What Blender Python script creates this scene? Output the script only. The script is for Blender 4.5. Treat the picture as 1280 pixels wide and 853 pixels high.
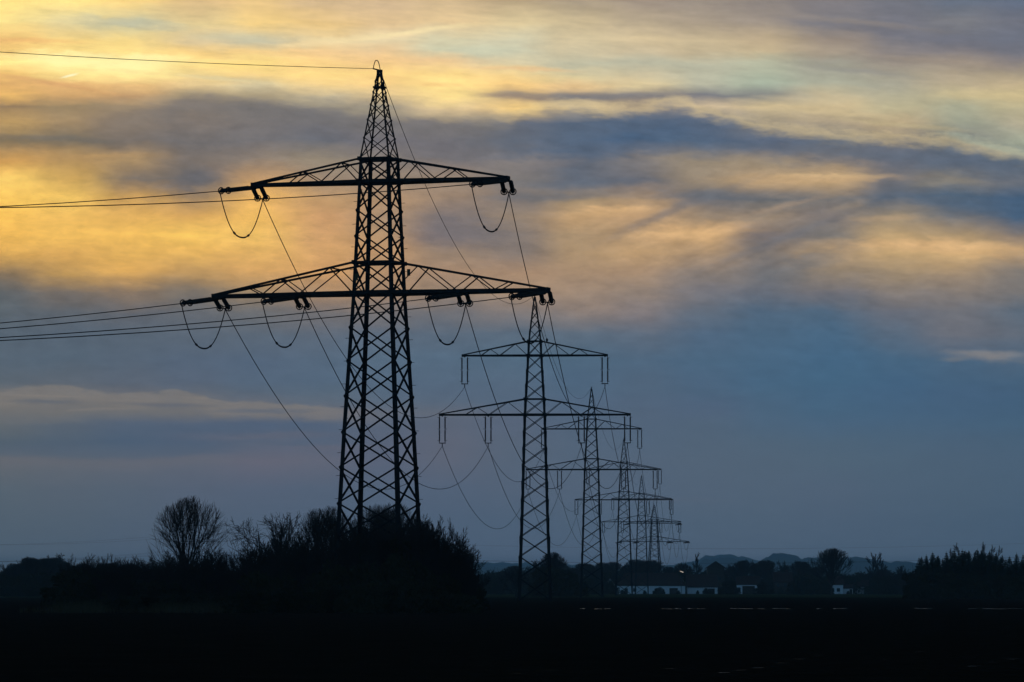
import bpy, math, random
from mathutils import Vector, Matrix, Quaternion

for o in list(bpy.data.objects):
    bpy.data.objects.remove(o)
scene = bpy.context.scene
col = scene.collection
random.seed(7)

# ------------------------------------------------------------------ camera
F = 5880.0                    # focal length in pixels of a 1280 px wide frame
HZ = 737.0                    # height of the horizon in that frame
CAM_Z = 1.7
PITCH = math.atan((HZ - 426.5) / F)
TP = math.tan(PITCH)
cam = bpy.data.cameras.new('camera')
cam_o = bpy.data.objects.new('camera', cam)
col.objects.link(cam_o)
cam_o.location = (0, 0, CAM_Z)
cam_o.rotation_euler = (math.pi / 2 + PITCH, 0, 0)
cam.sensor_width = 36.0
cam.lens = 36.0 * F / 1280.0
cam.clip_start = 0.5
cam.clip_end = 60000
scene.camera = cam_o


def zof(py, y):
    t = (426.5 - py) / F
    return CAM_Z + y * (TP + t) / (1 - t * TP)


def xof(px, y, z=10.0):
    d = y * math.cos(PITCH) + (z - CAM_Z) * math.sin(PITCH)
    return (px - 640.0) / F * d


# ------------------------------------------------------------------ colour
def lin(c):
    out = []
    for v in c[:3]:
        v = v / 255.0
        out.append(v / 12.92 if v <= 0.04045 else ((v + 0.055) / 1.055) ** 2.4)
    return (out[0], out[1], out[2], 1.0)


scene.view_settings.view_transform = 'Standard'
scene.view_settings.look = 'None'
scene.view_settings.gamma = 1.0
scene.view_settings.exposure = 0.0
scene.view_settings.use_curve_mapping = False
scene.cycles.volume_bounces = 0
scene.cycles.max_bounces = 4
scene.cycles.use_denoising = True

# ------------------------------------------------------------------ sky
SUN_AZ = math.radians(-9.0)       # left of the view direction, behind the cloud bank
SUN_EL = math.radians(2.5)
world = bpy.data.worlds.new('World')
scene.world = world
world.use_nodes = True
world.cycles.sampling_method = 'MANUAL'
world.cycles.sample_map_resolution = 2048
nt = world.node_tree
nt.nodes.clear()


def N(t, **kw):
    n = nt.nodes.new(t)
    for k, v in kw.items():
        setattr(n, k, v)
    return n


def L(a, b):
    nt.links.new(a, b)


def M(op, a, b=None, c=None, clamp=False):
    n = N('ShaderNodeMath', operation=op, use_clamp=clamp)
    for i, v in enumerate((a, b, c)):
        if v is None:
            continue
        if isinstance(v, (int, float)):
            n.inputs[i].default_value = v
        else:
            L(v, n.inputs[i])
    return n.outputs[0]


def ramp01(v, a, b, smooth=False):
    n = N('ShaderNodeMapRange')
    n.interpolation_type = 'SMOOTHSTEP' if smooth else 'LINEAR'
    n.clamp = True
    L(v, n.inputs['Value'])
    n.inputs['From Min'].default_value = a
    n.inputs['From Max'].default_value = b
    n.inputs['To Min'].default_value = 0
    n.inputs['To Max'].default_value = 1
    return n.outputs[0]


def noise(u, v, su, sv, detail, seed, rough=0.55):
    cx = N('ShaderNodeCombineXYZ')
    L(M('DIVIDE', u, su), cx.inputs[0])
    L(M('DIVIDE', v, sv), cx.inputs[1])
    cx.inputs[2].default_value = seed
    n = N('ShaderNodeTexNoise')
    n.noise_dimensions = '3D'
    n.inputs['Scale'].default_value = 1.0
    n.inputs['Detail'].default_value = detail
    n.inputs['Roughness'].default_value = rough
    L(cx.outputs[0], n.inputs['Vector'])
    return M('SUBTRACT', n.outputs[0], 0.5)


def mixc(f, a, b, blend='MIX'):
    n = N('ShaderNodeMix', data_type='RGBA', blend_type=blend)
    if isinstance(f, (int, float)):
        n.inputs[0].default_value = f
    else:
        L(f, n.inputs[0])
    for i, v in ((6, a), (7, b)):
        if isinstance(v, tuple):
            n.inputs[i].default_value = v
        else:
            L(v, n.inputs[i])
    return n.outputs[2]


tc = N('ShaderNodeTexCoord')
sep = N('ShaderNodeSeparateXYZ')
L(tc.outputs['Generated'], sep.inputs[0])
dx, dy, dz = sep.outputs
dyc = M('MAXIMUM', dy, 0.05)
u0 = M('ADD', M('MULTIPLY', M('DIVIDE', dx, dyc), F), 640.0)
v0 = M('SUBTRACT', HZ, M('MULTIPLY', M('DIVIDE', dz, dyc), F))
# streaks run slightly downhill to the right
vs = M('SUBTRACT', v0, M('MULTIPLY', u0, 0.06))
# turbulence dies away towards the calm band above the horizon
calm = ramp01(v0, 640.0, 380.0)
amp = M('ADD', M('MULTIPLY', calm, 0.75), 0.25)
w1 = noise(u0, vs, 150, 60, 4.0, 3.1)
w2 = noise(u0, vs, 130, 70, 4.0, 9.7)
w3 = noise(u0, vs, 45, 12, 4.0, 21.3, 0.6)
u = M('ADD', u0, M('MULTIPLY', M('MULTIPLY', w1, amp), 75.0))
v = M('ADD', v0, M('MULTIPLY', amp, M('ADD', M('MULTIPLY', w2, 22.0), M('MULTIPLY', w3, 13.0))))

# cloud bank: radiance rows by elevation, each a run of tones by azimuth
SKY = [
 (0,   [(248,220,132),(252,225,140),(242,208,130),(212,182,132),(226,192,132),(206,178,138),(202,175,138),(206,180,140),(176,156,124),(162,147,126),(156,141,126),(150,138,126),(136,127,121),(124,119,121),(110,111,119),(98,107,122),(94,104,122)]),
 (25,  [(248,222,140),(218,202,150),(190,186,152),(218,196,142),(234,200,130),(226,192,130),(216,186,140),(220,192,145),(214,194,150),(192,174,138),(176,160,134),(165,150,130),(150,138,126),(122,119,122),(112,112,120),(116,116,120),(108,110,120)]),
 (48,  [(228,184,112),(238,204,126),(240,210,132),(214,192,148),(196,188,158),(224,200,150),(222,202,160),(205,197,163),(202,196,166),(204,188,152),(208,188,150),(192,174,140),(182,163,132),(146,133,121),(120,117,121),(108,110,120),(104,108,120)]),
 (62,  [(236,196,118),(246,216,134),(246,216,134),(236,200,128),(232,198,134),(236,198,140),(226,194,146),(202,194,160),(198,194,166),(196,184,152),(196,180,148),(190,174,142),(190,172,138),(160,146,128),(134,126,122),(122,117,119),(108,109,118)]),
 (76,  [(254,228,142),(255,240,164),(255,240,166),(246,214,132),(248,216,132),(240,202,132),(236,196,136),(226,192,142),(212,198,160),(184,180,154),(180,177,154),(180,178,155),(174,174,150),(150,146,132),(148,138,126),(146,134,122),(126,119,118)]),
 (92,  [(236,190,112),(248,222,140),(248,224,146),(236,208,140),(240,206,134),(246,212,134),(242,204,130),(246,212,136),(240,206,138),(212,194,148),(196,184,152),(180,178,155),(170,176,154),(160,159,142),(158,152,134),(166,152,130),(166,152,128)]),
 (104, [(214,166,102),(226,180,116),(226,184,122),(222,194,140),(206,190,150),(240,206,138),(240,202,132),(250,220,140),(238,198,128),(222,188,136),(208,190,148),(178,176,154),(164,174,154),(166,166,146),(162,158,140),(176,162,134),(184,166,132)]),
 (119, [(228,180,104),(206,162,106),(184,148,106),(148,132,110),(152,138,114),(188,174,144),(226,196,140),(244,214,140),(156,136,114),(136,127,119),(140,130,120),(116,116,120),(134,134,128),(192,178,145),(172,166,140),(184,172,136),(194,177,134)]),
 (133, [(146,121,90),(152,131,98),(150,130,104),(134,120,105),(121,115,110),(118,115,114),(146,138,124),(216,190,145),(246,208,134),(214,190,145),(152,136,120),(196,176,145),(200,180,140),(200,180,140),(184,174,140),(166,165,140),(180,170,136)]),
 (152, [(184,150,96),(166,140,104),(136,121,105),(125,115,107),(119,113,110),(110,108,112),(118,113,113),(120,115,115),(106,108,115),(88,102,120),(78,98,122),(86,101,122),(160,148,128),(172,156,130),(182,162,128),(156,158,138),(172,164,140)]),
 (175, [(132,116,90),(122,111,94),(118,108,99),(112,107,105),(114,110,110),(105,106,112),(112,108,112),(111,108,112),(95,102,114),(85,100,120),(70,94,122),(76,97,122),(92,101,118),(104,109,115),(122,117,113),(122,123,118),(166,171,150)]),
 (200, [(212,160,86),(176,141,90),(168,139,99),(120,110,102),(138,124,111),(148,134,115),(130,120,112),(114,110,112),(128,121,118),(98,104,115),(122,118,118),(148,134,115),(156,139,116),(150,133,113),(106,107,114),(94,103,115),(92,105,117)]),
 (225, [(250,206,106),(208,167,91),(122,110,98),(105,102,102),(188,149,105),(150,130,110),(148,129,110),(150,130,112),(122,116,112),(97,103,114),(104,105,112),(146,130,110),(186,156,118),(186,156,116),(114,111,112),(124,119,112),(108,109,112)]),
 (248, [(252,202,96),(234,190,96),(200,156,90),(152,126,95),(236,182,100),(192,152,105),(174,141,108),(154,131,110),(124,115,110),(166,142,110),(172,144,112),(106,106,110),(110,109,108),(120,115,110),(89,99,112),(80,97,115),(70,93,118)]),
 (270, [(250,196,90),(240,189,95),(226,176,92),(216,166,92),(238,186,96),(202,154,105),(166,138,110),(120,111,110),(148,129,110),(190,155,112),(184,150,112),(150,131,110),(150,132,112),(124,115,110),(148,133,112),(104,107,112),(70,93,118)]),
 (293, [(242,187,88),(240,188,92),(240,188,92),(246,197,95),(240,191,100),(206,158,105),(180,145,108),(120,110,110),(130,118,110),(166,140,108),(176,146,110),(206,166,115),(122,113,110),(120,115,110),(190,160,115),(170,145,110),(118,112,110)]),
 (315, [(214,165,85),(216,166,88),(226,176,90),(232,181,92),(226,176,98),(206,158,102),(186,146,105),(150,128,108),(132,119,110),(170,142,108),(190,155,112),(172,143,110),(124,115,108),(176,148,112),(192,160,113),(204,168,116),(184,152,112)]),
 (340, [(132,112,86),(188,148,86),(222,170,90),(192,151,92),(214,164,98),(205,155,100),(176,141,105),(165,135,108),(165,135,108),(166,138,110),(166,138,110),(140,125,112),(115,112,112),(148,131,110),(156,136,110),(160,138,112),(126,118,110)]),
 (365, [(96,98,98),(115,105,95),(136,116,95),(122,111,98),(150,128,100),(168,135,102),(158,130,105),(150,128,108),(165,138,112),(156,133,112),(146,129,115),(118,115,118),(104,107,115),(108,107,112),(130,120,112),(130,120,112),(120,115,112)]),
 (390, [(90,97,102),(94,98,103),(97,99,104),(99,101,105),(107,106,106),(114,109,108),(118,112,110),(110,108,110),(130,120,115),(140,125,115),(126,118,118),(95,105,118),(80,100,120),(79,100,120),(104,107,116),(110,110,115),(91,103,116)]),
 (418, [(86,97,108),(86,97,109),(87,98,110),(90,100,112),(90,101,114),(92,103,117),(91,103,118),(89,102,117),(90,104,119),(92,105,119),(92,104,119),(79,100,122),(75,100,123),(72,100,125),(88,103,120),(106,108,116),(97,104,115)]),
 (450, [(86,98,110),(84,97,110),(86,98,112),(85,98,115),(84,99,118),(86,102,120),(86,104,122),(84,103,122),(82,103,122),(78,100,120),(78,99,120),(74,99,122),(72,100,125),(68,99,126),(70,98,123),(73,97,120),(78,98,118)]),
 (478, [(91,99,107),(93,99,107),(90,98,110),(87,98,114),(84,99,117),(84,101,120),(84,101,120),(84,101,120),(84,101,120),(77,98,120),(80,98,118),(75,97,120),(70,98,123),(67,98,124),(66,95,122),(68,94,119),(68,93,117)]),
 (490, [(108,107,107),(106,106,107),(100,102,108),(94,100,110),(88,100,115),(86,101,117),(85,101,119),(85,100,119),(84,100,119),(78,98,119),(80,98,118),(76,97,119),(71,98,122),(68,97,123),(67,95,122),(68,93,119),(67,92,117)]),
 (503, [(119,114,108),(113,110,108),(113,110,108),(108,107,108),(99,103,112),(92,102,115),(88,101,117),(87,100,117),(84,99,118),(80,97,118),(81,97,117),(78,96,118),(73,97,120),(69,97,122),(68,95,121),(68,93,118),(66,92,117)]),
 (516, [(110,108,106),(112,110,108),(109,108,108),(110,108,108),(108,107,110),(105,105,112),(97,103,115),(94,101,114),(88,99,116),(81,97,117),(82,97,116),(80,96,117),(74,97,119),(70,97,121),(69,95,120),(68,93,118),(67,92,116)]),
 (530, [(98,102,105),(90,98,108),(85,96,112),(84,95,112),(80,93,113),(81,94,114),(88,97,113),(91,98,113),(87,97,115),(82,97,116),(82,97,116),(81,97,115),(76,97,118),(72,96,119),(71,95,118),(70,94,117),(68,93,116)]),
 (553, [(84,94,103),(80,92,106),(76,91,110),(80,92,111),(88,96,112),(85,95,113),(88,95,112),(94,98,112),(88,98,114),(83,97,115),(82,97,115),(82,97,114),(80,97,114),(78,97,115),(76,96,115),(74,94,114),(72,93,113)]),
 (575, [(101,102,105),(98,101,107),(97,100,109),(96,99,110),(102,100,112),(98,99,112),(90,96,113),(94,98,112),(86,97,113),(84,97,114),(84,97,114),(83,97,113),(82,97,113),(80,97,113),(78,96,113),(76,94,112),(74,93,112)]),
 (612, [(88,97,105),(88,96,106),(87,96,108),(87,95,110),(86,95,112),(85,95,112),(84,95,113),(84,95,113),(85,96,113),(84,96,113),(83,96,113),(83,96,112),(82,96,112),(81,95,112),(78,94,111),(76,93,110),(74,92,110)]),
 (655, [(84,94,103),(84,94,104),(83,93,106),(82,93,108),(82,93,109),(81,93,110),(80,93,111),(80,93,111),(80,94,112),(80,94,111),(80,94,111),(80,94,110),(80,94,110),(78,92,109),(76,91,108),(74,90,107),(72,89,107)]),
 (700, [(84,93,102),(84,93,103),(83,92,105),(82,92,107),(82,92,108),(82,92,109),(82,93,110),(83,94,111),(84,95,112),(84,95,112),(84,95,111),(83,94,110),(82,94,110),(80,93,109),(79,92,108),(78,91,107),(76,90,106)]),
]
un = M('DIVIDE', M('ADD', u, 40.0), 1360.0, clamp=True)
cur = None
prev_v = None
for vv, cols in SKY:
    r = N('ShaderNodeValToRGB')
    cr = r.color_ramp
    cr.interpolation = 'EASE'
    while len(cr.elements) < len(cols):
        cr.elements.new(0.5)
    for i, c in enumerate(cols):
        cr.elements[i].position = (i * 80.0 + 40.0) / 1360.0
    for i, c in enumerate(cols):
        cr.elements[i].color = lin(c)
    L(un, r.inputs[0])
    if cur is None:
        cur = r.outputs[0]
    else:
        cur = mixc(ramp01(v, prev_v, vv), cur, r.outputs[0])
    prev_v = vv

# fine fibres and soft lumps in the cloud deck
f1 = noise(u0, vs, 70, 14, 6.0, 41.0, 0.62)
f2 = noise(u0, vs, 22, 9, 5.0, 55.0, 0.65)
f3 = noise(u0, v0, 2.2, 2.0, 2.0, 71.0, 0.7)
# fibres that climb to the right in the middle of the deck
ur = M('ADD', M('MULTIPLY', u0, 0.93), M('MULTIPLY', v0, -0.36))
vr = M('ADD', M('MULTIPLY', u0, 0.36), M('MULTIPLY', v0, 0.93))
f4 = noise(ur, vr, 90, 15, 6.0, 63.0, 0.6)
ea = M('DIVIDE', M('SUBTRACT', u0, 900.0), 230.0)
eb_ = M('DIVIDE', M('SUBTRACT', v0, 285.0), 95.0)
em = ramp01(M('ADD', M('MULTIPLY', ea, ea), M('MULTIPLY', eb_, eb_)), 1.0, 0.2, True)


def wisp(cur, cu, cv, ru, rv, tilt, color, strength, seed=0):
    """a torn scrap of cirrus centred on one direction of the sky"""
    a = M('DIVIDE', M('SUBTRACT', M('ADD', u0, M('MULTIPLY', f1, ru * 0.8)), cu), ru)
    b = M('SUBTRACT', v0, M('ADD', cv, M('MULTIPLY', M('SUBTRACT', u0, cu), tilt)))
    b = M('ADD', b, M('MULTIPLY', (w3, w2, f1)[seed % 3], rv * 2.4))
    b = M('DIVIDE', M('ADD', b, M('MULTIPLY', f2, rv * 1.2)), rv)
    d = M('SQRT', M('ADD', M('MULTIPLY', a, a), M('MULTIPLY', b, b)))
    m = M('MULTIPLY', ramp01(d, 1.15, 0.1, True), strength)
    return mixc(m, cur, lin(color))


def edge(cur, prof, above, below, da, db, sa, sb, soft, jag):
    """a cloud edge following a skyline of (column, row) points, lit side above, shade below"""
    lo, hi = prof[0][0], prof[-1][0]
    r = N('ShaderNodeValToRGB')
    r.color_ramp.interpolation = 'EASE'
    while len(r.color_ramp.elements) < len(prof):
        r.color_ramp.elements.new(0.5)
    for i, (x, y) in enumerate(prof):
        r.color_ramp.elements[i].position = (x + 100.0) / 1500.0
    for i, (x, y) in enumerate(prof):
        g = y / 853.0
        r.color_ramp.elements[i].color = (g, g, g, 1)
    L(M('DIVIDE', M('ADD', u0, 100.0), 1500.0), r.inputs[0])
    sp_ = N('ShaderNodeSeparateColor')
    L(r.outputs[0], sp_.inputs[0])
    t = M('SUBTRACT', v0, M('MULTIPLY', sp_.outputs[0], 853.0))
    t = M('ADD', t, M('ADD', M('MULTIPLY', w3, jag), M('MULTIPLY', f2, jag * 0.8)))
    span = M('MULTIPLY', ramp01(u0, lo - 30, lo + 60), ramp01(u0, hi + 30, hi - 60))
    if below:
        m = M('MULTIPLY', M('MULTIPLY', ramp01(t, -soft, soft, True), ramp01(t, db, db * 0.35, True)), M('MULTIPLY', span, sb))
        cur = mixc(m, cur, lin(below))
    if above:
        m = M('MULTIPLY', M('MULTIPLY', ramp01(t, soft, -soft, True), ramp01(t, -da, -da * 0.35, True)), M('MULTIPLY', span, sa))
        cur = mixc(m, cur, lin(above))
    return cur


cur = edge(cur, [(150, 133), (200, 126), (245, 117), (290, 119), (330, 124), (370, 130), (410, 135), (450, 142), (500, 146), (560, 150), (610, 153), (650, 150)],
           (206, 186, 140), (114, 110, 108), 14, 34, 0.22, 0.6, 9, 18)
cur = edge(cur, [(630, 154), (660, 143), (690, 134), (720, 135), (750, 140), (780, 141), (810, 138), (835, 131), (855, 132), (880, 143), (915, 151), (950, 162), (990, 170),
                 (1030, 172), (1080, 177), (1130, 178), (1180, 180), (1220, 188), (1260, 197), (1320, 208)],
           (212, 190, 142), (88, 100, 118), 18, 40, 0.45, 0.6, 9, 24)
cur = edge(cur, [(-60, 494), (0, 490), (35, 484), (80, 482), (110, 488), (150, 493), (185, 492), (222, 487), (245, 494), (270, 503), (320, 504), (370, 506), (410, 509), (460, 514)],
           None, (128, 121, 114), 10, 24, 0.0, 0.6, 2.5, 15)
cur = edge(cur, [(-60, 571), (0, 570), (60, 571), (110, 574), (160, 575), (210, 571), (260, 568), (300, 566)], (76, 91, 109), (102, 101, 107), 26, 20, 0.4, 0.4, 4, 6)
for w_ in (
    (160, 26, 95, 8, 0.10, (184, 182, 156), 0.65, 0), (290, 42, 80, 9, 0.05, (190, 187, 160), 0.55, 1), (30, 49, 85, 5, 0.03, (222, 172, 108), 0.6, 2),
    (120, 70, 170, 9, 0.03, (255, 242, 172), 0.6, 0), (60, 103, 110, 5, 0.16, (206, 156, 104), 0.6, 1), (275, 96, 75, 4, 0.08, (216, 202, 158), 0.55, 2),
    (430, 47, 120, 6, -0.10, (238, 216, 166), 0.6, 0), (520, 37, 95, 5, -0.13, (240, 220, 168), 0.6, 1), (590, 60, 90, 9, 0.02, (196, 200, 174), 0.5, 2),
    (660, 84, 80, 4, 0.03, (226, 180, 124), 0.5, 0), (745, 117, 150, 6, 0.01, (122, 120, 122), 0.8, 1), (640, 119, 60, 4, 0.04, (148, 130, 112), 0.7, 2),
    (545, 104, 50, 4, 0.05, (236, 190, 124), 0.5, 0), (1140, 42, 190, 9, 0.14, (106, 107, 117), 0.6, 1), (1080, 88, 80, 6, 0.09, (136, 134, 128), 0.6, 2),
    (1040, 22, 160, 5, 0.10, (142, 132, 124), 0.5, 0), (1180, 75, 140, 5, 0.10, (152, 138, 124), 0.5, 1), (1245, 182, 75, 7, 0.24, (166, 172, 152), 0.75, 2),
    (1040, 140, 110, 6, 0.06, (206, 186, 144), 0.55, 0), (1130, 155, 110, 5, 0.10, (192, 176, 136), 0.5, 1), (1240, 118, 90, 8, 0.02, (200, 182, 138), 0.5, 2),
    (235, 226, 60, 16, -0.32, (100, 99, 103), 0.6, 0), (60, 172, 130, 5, 0.05, (112, 106, 97), 0.55, 1), (120, 195, 90, 6, -0.05, (186, 148, 96), 0.45, 2),
    (1020, 222, 130, 7, 0.0, (202, 168, 124), 0.7, 0), (845, 262, 110, 9, -0.42, (108, 108, 112), 0.55, 1), (765, 264, 85, 10, -0.04, (210, 170, 120), 0.5, 2),
    (865, 288, 100, 13, -0.08, (214, 172, 122), 0.55, 0), (975, 258, 80, 5, -0.22, (160, 138, 116), 0.5, 1), (1062, 256, 34, 6, -0.28, (146, 132, 116), 0.6, 2),
    (985, 296, 120, 9, -0.38, (104, 106, 112), 0.45, 2), (1165, 309, 140, 13, 0.03, (216, 174, 122), 0.6, 0), (1112, 272, 55, 5, -0.02, (182, 154, 120), 0.6, 1),
    (1235, 256, 110, 9, 0.04, (72, 94, 118), 0.55, 2), (1185, 227, 60, 6, -0.06, (140, 132, 118), 0.5, 0), (730, 226, 110, 8, -0.02, (96, 103, 114), 0.55, 1),
    (590, 288, 75, 22, 0.10, (116, 110, 111), 0.6, 0), (690, 243, 110, 8, -0.05, (102, 106, 113), 0.6, 1), (905, 243, 150, 9, 0.0, (99, 104, 112), 0.65, 2),
    (1005, 332, 80, 20, -0.30, (110, 111, 113), 0.5, 0), (885, 348, 70, 14, 0.0, (132, 122, 114), 0.4, 1), (858, 291, 70, 9, -0.06, (226, 184, 130), 0.6, 2),
    (770, 262, 60, 7, -0.04, (220, 178, 126), 0.5, 0), (1170, 308, 100, 9, 0.03, (228, 186, 132), 0.6, 1), (1040, 219, 80, 5, 0.0, (216, 182, 134), 0.5, 2),
    (55, 503, 60, 4, 0.02, (95, 99, 107), 0.7, 0), (205, 506, 80, 3.5, 0.03, (97, 100, 109), 0.65, 1), (330, 514, 90, 4, 0.0, (88, 97, 112), 0.6, 2),
    (120, 512, 70, 2.5, -0.03, (128, 121, 115), 0.6, 0), (60, 495, 70, 2, 0.02, (132, 124, 116), 0.6, 1), (260, 500, 50, 2, 0.12, (128, 121, 115), 0.6, 2),
    (30, 527, 90, 5, 0.0, (106, 106, 107), 0.45, 1), (250, 536, 110, 6, 0.0, (78, 92, 112), 0.5, 2), (420, 560, 90, 5, 0.0, (104, 101, 112), 0.45, 0),
    (735, 188, 150, 13, -0.02, (82, 98, 119), 0.6, 0), (880, 178, 120, 11, 0.06, (86, 100, 118), 0.5, 1), (690, 205, 60, 7, -0.15, (122, 116, 116), 0.4, 2),
    (1130, 196, 160, 10, 0.08, (94, 103, 116), 0.5, 1), (1240, 445, 66, 9, 0.06, (128, 126, 127), 0.9, 2), (1195, 448, 26, 4, -0.05, (108, 113, 120), 0.7, 1), (84, 93, 14, 2.2, -0.25, (255, 250, 205), 0.8, 1),
    (330, 545, 130, 7, -0.03, (100, 100, 112), 0.5, 0), (560, 520, 90, 5, 0.03, (100, 104, 113), 0.5, 1), (830, 625, 90, 3, 0.0, (96, 98, 110), 0.35, 2),
):
    cur = wisp(cur, *w_)

# crisp fibres in the high bright layer, curdled lumps in the deck below it
f5 = noise(M('ADD', u0, M('MULTIPLY', f1, 40.0)), vs, 80, 10, 6.0, 83.0, 0.64)
f6 = noise(M('ADD', u0, M('MULTIPLY', w3, 30.0)), M('ADD', v0, M('MULTIPLY', f1, 14.0)), 30, 15, 6.0, 91.0, 0.62)
hi_ = ramp01(v0, 175.0, 95.0, True)
lo_ = M('MULTIPLY', M('SUBTRACT', 1.0, hi_), ramp01(v0, 600.0, 380.0))
k = M('ADD', M('MULTIPLY', f1, 0.36), M('MULTIPLY', f2, 0.32))
k = M('ADD', k, M('MULTIPLY', M('MULTIPLY', f5, hi_), 0.42))
k = M('ADD', k, M('MULTIPLY', M('MULTIPLY', f6, lo_), 0.58))
k = M('ADD', k, M('MULTIPLY', M('MULTIPLY', f4, em), 0.6))
k = M('ADD', 1.06, M('MULTIPLY', k, M('ADD', M('MULTIPLY', calm, 0.85), 0.15)))
k = M('ADD', k, M('MULTIPLY', f3, 0.05))
k = M('ADD', k, M('MULTIPLY', hi_, 0.08))
# the low sky is bright enough to be seen through the evening haze
k = M('MULTIPLY', k, M('EXPONENT', M('DIVIDE', 0.0068, M('MAXIMUM', dz, 0.0075))))
kc = N('ShaderNodeCombineColor')
for i in range(3):
    L(k, kc.inputs[i])
cur = mixc(1.0, cur, kc.outputs[0], 'MULTIPLY')

# away from the sunset an invented sky, barely tinted by the physical one
sky = N('ShaderNodeTexSky')
sky.sky_type = 'NISHITA'
sky.sun_disc = False
sky.sun_elevation = SUN_EL
sky.sun_rotation = SUN_AZ
sky.air_density = 1.0
sky.dust_density = 1.0
sky.ozone_density = 2.0
bg_sky = N('ShaderNodeBackground')
bg_sky.inputs['Strength'].default_value = 1.0
# unseen fill sky: bright blue low band, dark zenith, shaped to light walls and haze
fill_sky = N('ShaderNodeValToRGB')
fill_sky.color_ramp.elements[0].position = 0.0
fill_sky.color_ramp.elements[0].color = (0.105, 0.285, 0.52, 1)
fill_sky.color_ramp.elements[1].position = 1.0
fill_sky.color_ramp.elements[1].color = (0.006, 0.010, 0.016, 1)
e_ = fill_sky.color_ramp.elements.new(0.28)
e_.color = (0.088, 0.24, 0.44, 1)
e_ = fill_sky.color_ramp.elements.new(0.45)
e_.color = (0.012, 0.022, 0.036, 1)
L(dz, fill_sky.inputs[0])
L(mixc(0.008, fill_sky.outputs[0], sky.outputs[0]), bg_sky.inputs[0])
bg_cl = N('ShaderNodeBackground')
bg_cl.inputs['Strength'].default_value = 1.0
L(cur, bg_cl.inputs[0])
hd = M('SQRT', M('ADD', M('MULTIPLY', dx, dx), M('MULTIPLY', dy, dy)))
caz = M('DIVIDE', dy, M('MAXIMUM', hd, 0.001))
mask = M('MULTIPLY', ramp01(caz, 0.955, 0.986, True), ramp01(dz, 0.22, 0.15, True))
ms = N('ShaderNodeMixShader')
L(mask, ms.inputs[0])
L(bg_sky.outputs[0], ms.inputs[1])
L(bg_cl.outputs[0], ms.inputs[2])
wo = N('ShaderNodeOutputWorld')
L(ms.outputs[0], wo.inputs[0])

# ------------------------------------------------------------------ sun, behind cloud
sl = bpy.data.lights.new('sun', 'SUN')
sl.energy = 0.05
sl.angle = math.radians(12)
sl.color = (1.0, 0.72, 0.42)
so = bpy.data.objects.new('sun', sl)
col.objects.link(so)
sd = Vector((math.sin(SUN_AZ) * math.cos(SUN_EL), math.cos(SUN_AZ) * math.cos(SUN_EL), math.sin(SUN_EL)))
so.rotation_euler = (-sd).to_track_quat('-Z', 'Y').to_euler()
so.location = (0, 0, 100)


# ================================================================== helpers
def tag(o, label=None, cat=None, group=None, kind=None):
    if label:
        o['label'] = label
    if cat:
        o['category'] = cat
    if group:
        o['group'] = group
    if kind:
        o['kind'] = kind
    return o


def empty(name, loc=(0, 0, 0), rz=0.0):
    o = bpy.data.objects.new(name, None)
    o.empty_display_size = 0.5
    col.objects.link(o)
    o.location = loc
    o.rotation_euler = (0, 0, rz)
    return o


CHILD = {}


def adopt(o, parent):
    o.parent = parent
    CHILD.setdefault(parent.name, []).append(o)


def copy_tree(o, parent=None):
    c = o.copy()
    col.objects.link(c)
    if parent:
        adopt(c, parent)
    for ch in list(CHILD.get(o.name, [])):
        copy_tree(ch, c)
    return c


def mat(name, c1, c2=None, scale=5.0, rough=0.85, spec=0.2, bump=0.0, metal=0.0, coord='Object'):
    m = bpy.data.materials.new(name)
    m.use_nodes = True
    t = m.node_tree
    b = t.nodes['Principled BSDF']
    b.inputs['Roughness'].default_value = rough
    b.inputs['Specular IOR Level'].default_value = spec
    b.inputs['Metallic'].default_value = metal
    b.inputs['Base Color'].default_value = (*c1, 1)
    tcn = t.nodes.new('ShaderNodeTexCoord')
    n = t.nodes.new('ShaderNodeTexNoise')
    n.inputs['Scale'].default_value = scale
    n.inputs['Detail'].default_value = 5
    t.links.new(tcn.outputs[coord], n.inputs['Vector'])
    if c2:
        mx = t.nodes.new('ShaderNodeMix')
        mx.data_type = 'RGBA'
        mx.inputs[6].default_value = (*c1, 1)
        mx.inputs[7].default_value = (*c2, 1)
        t.links.new(n.outputs[0], mx.inputs[0])
        t.links.new(mx.outputs[2], b.inputs['Base Color'])
    if bump:
        bp = t.nodes.new('ShaderNodeBump')
        bp.inputs['Strength'].default_value = bump
        t.links.new(n.outputs[0], bp.inputs['Height'])
        t.links.new(bp.outputs[0], b.inputs['Normal'])
    return m


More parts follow.
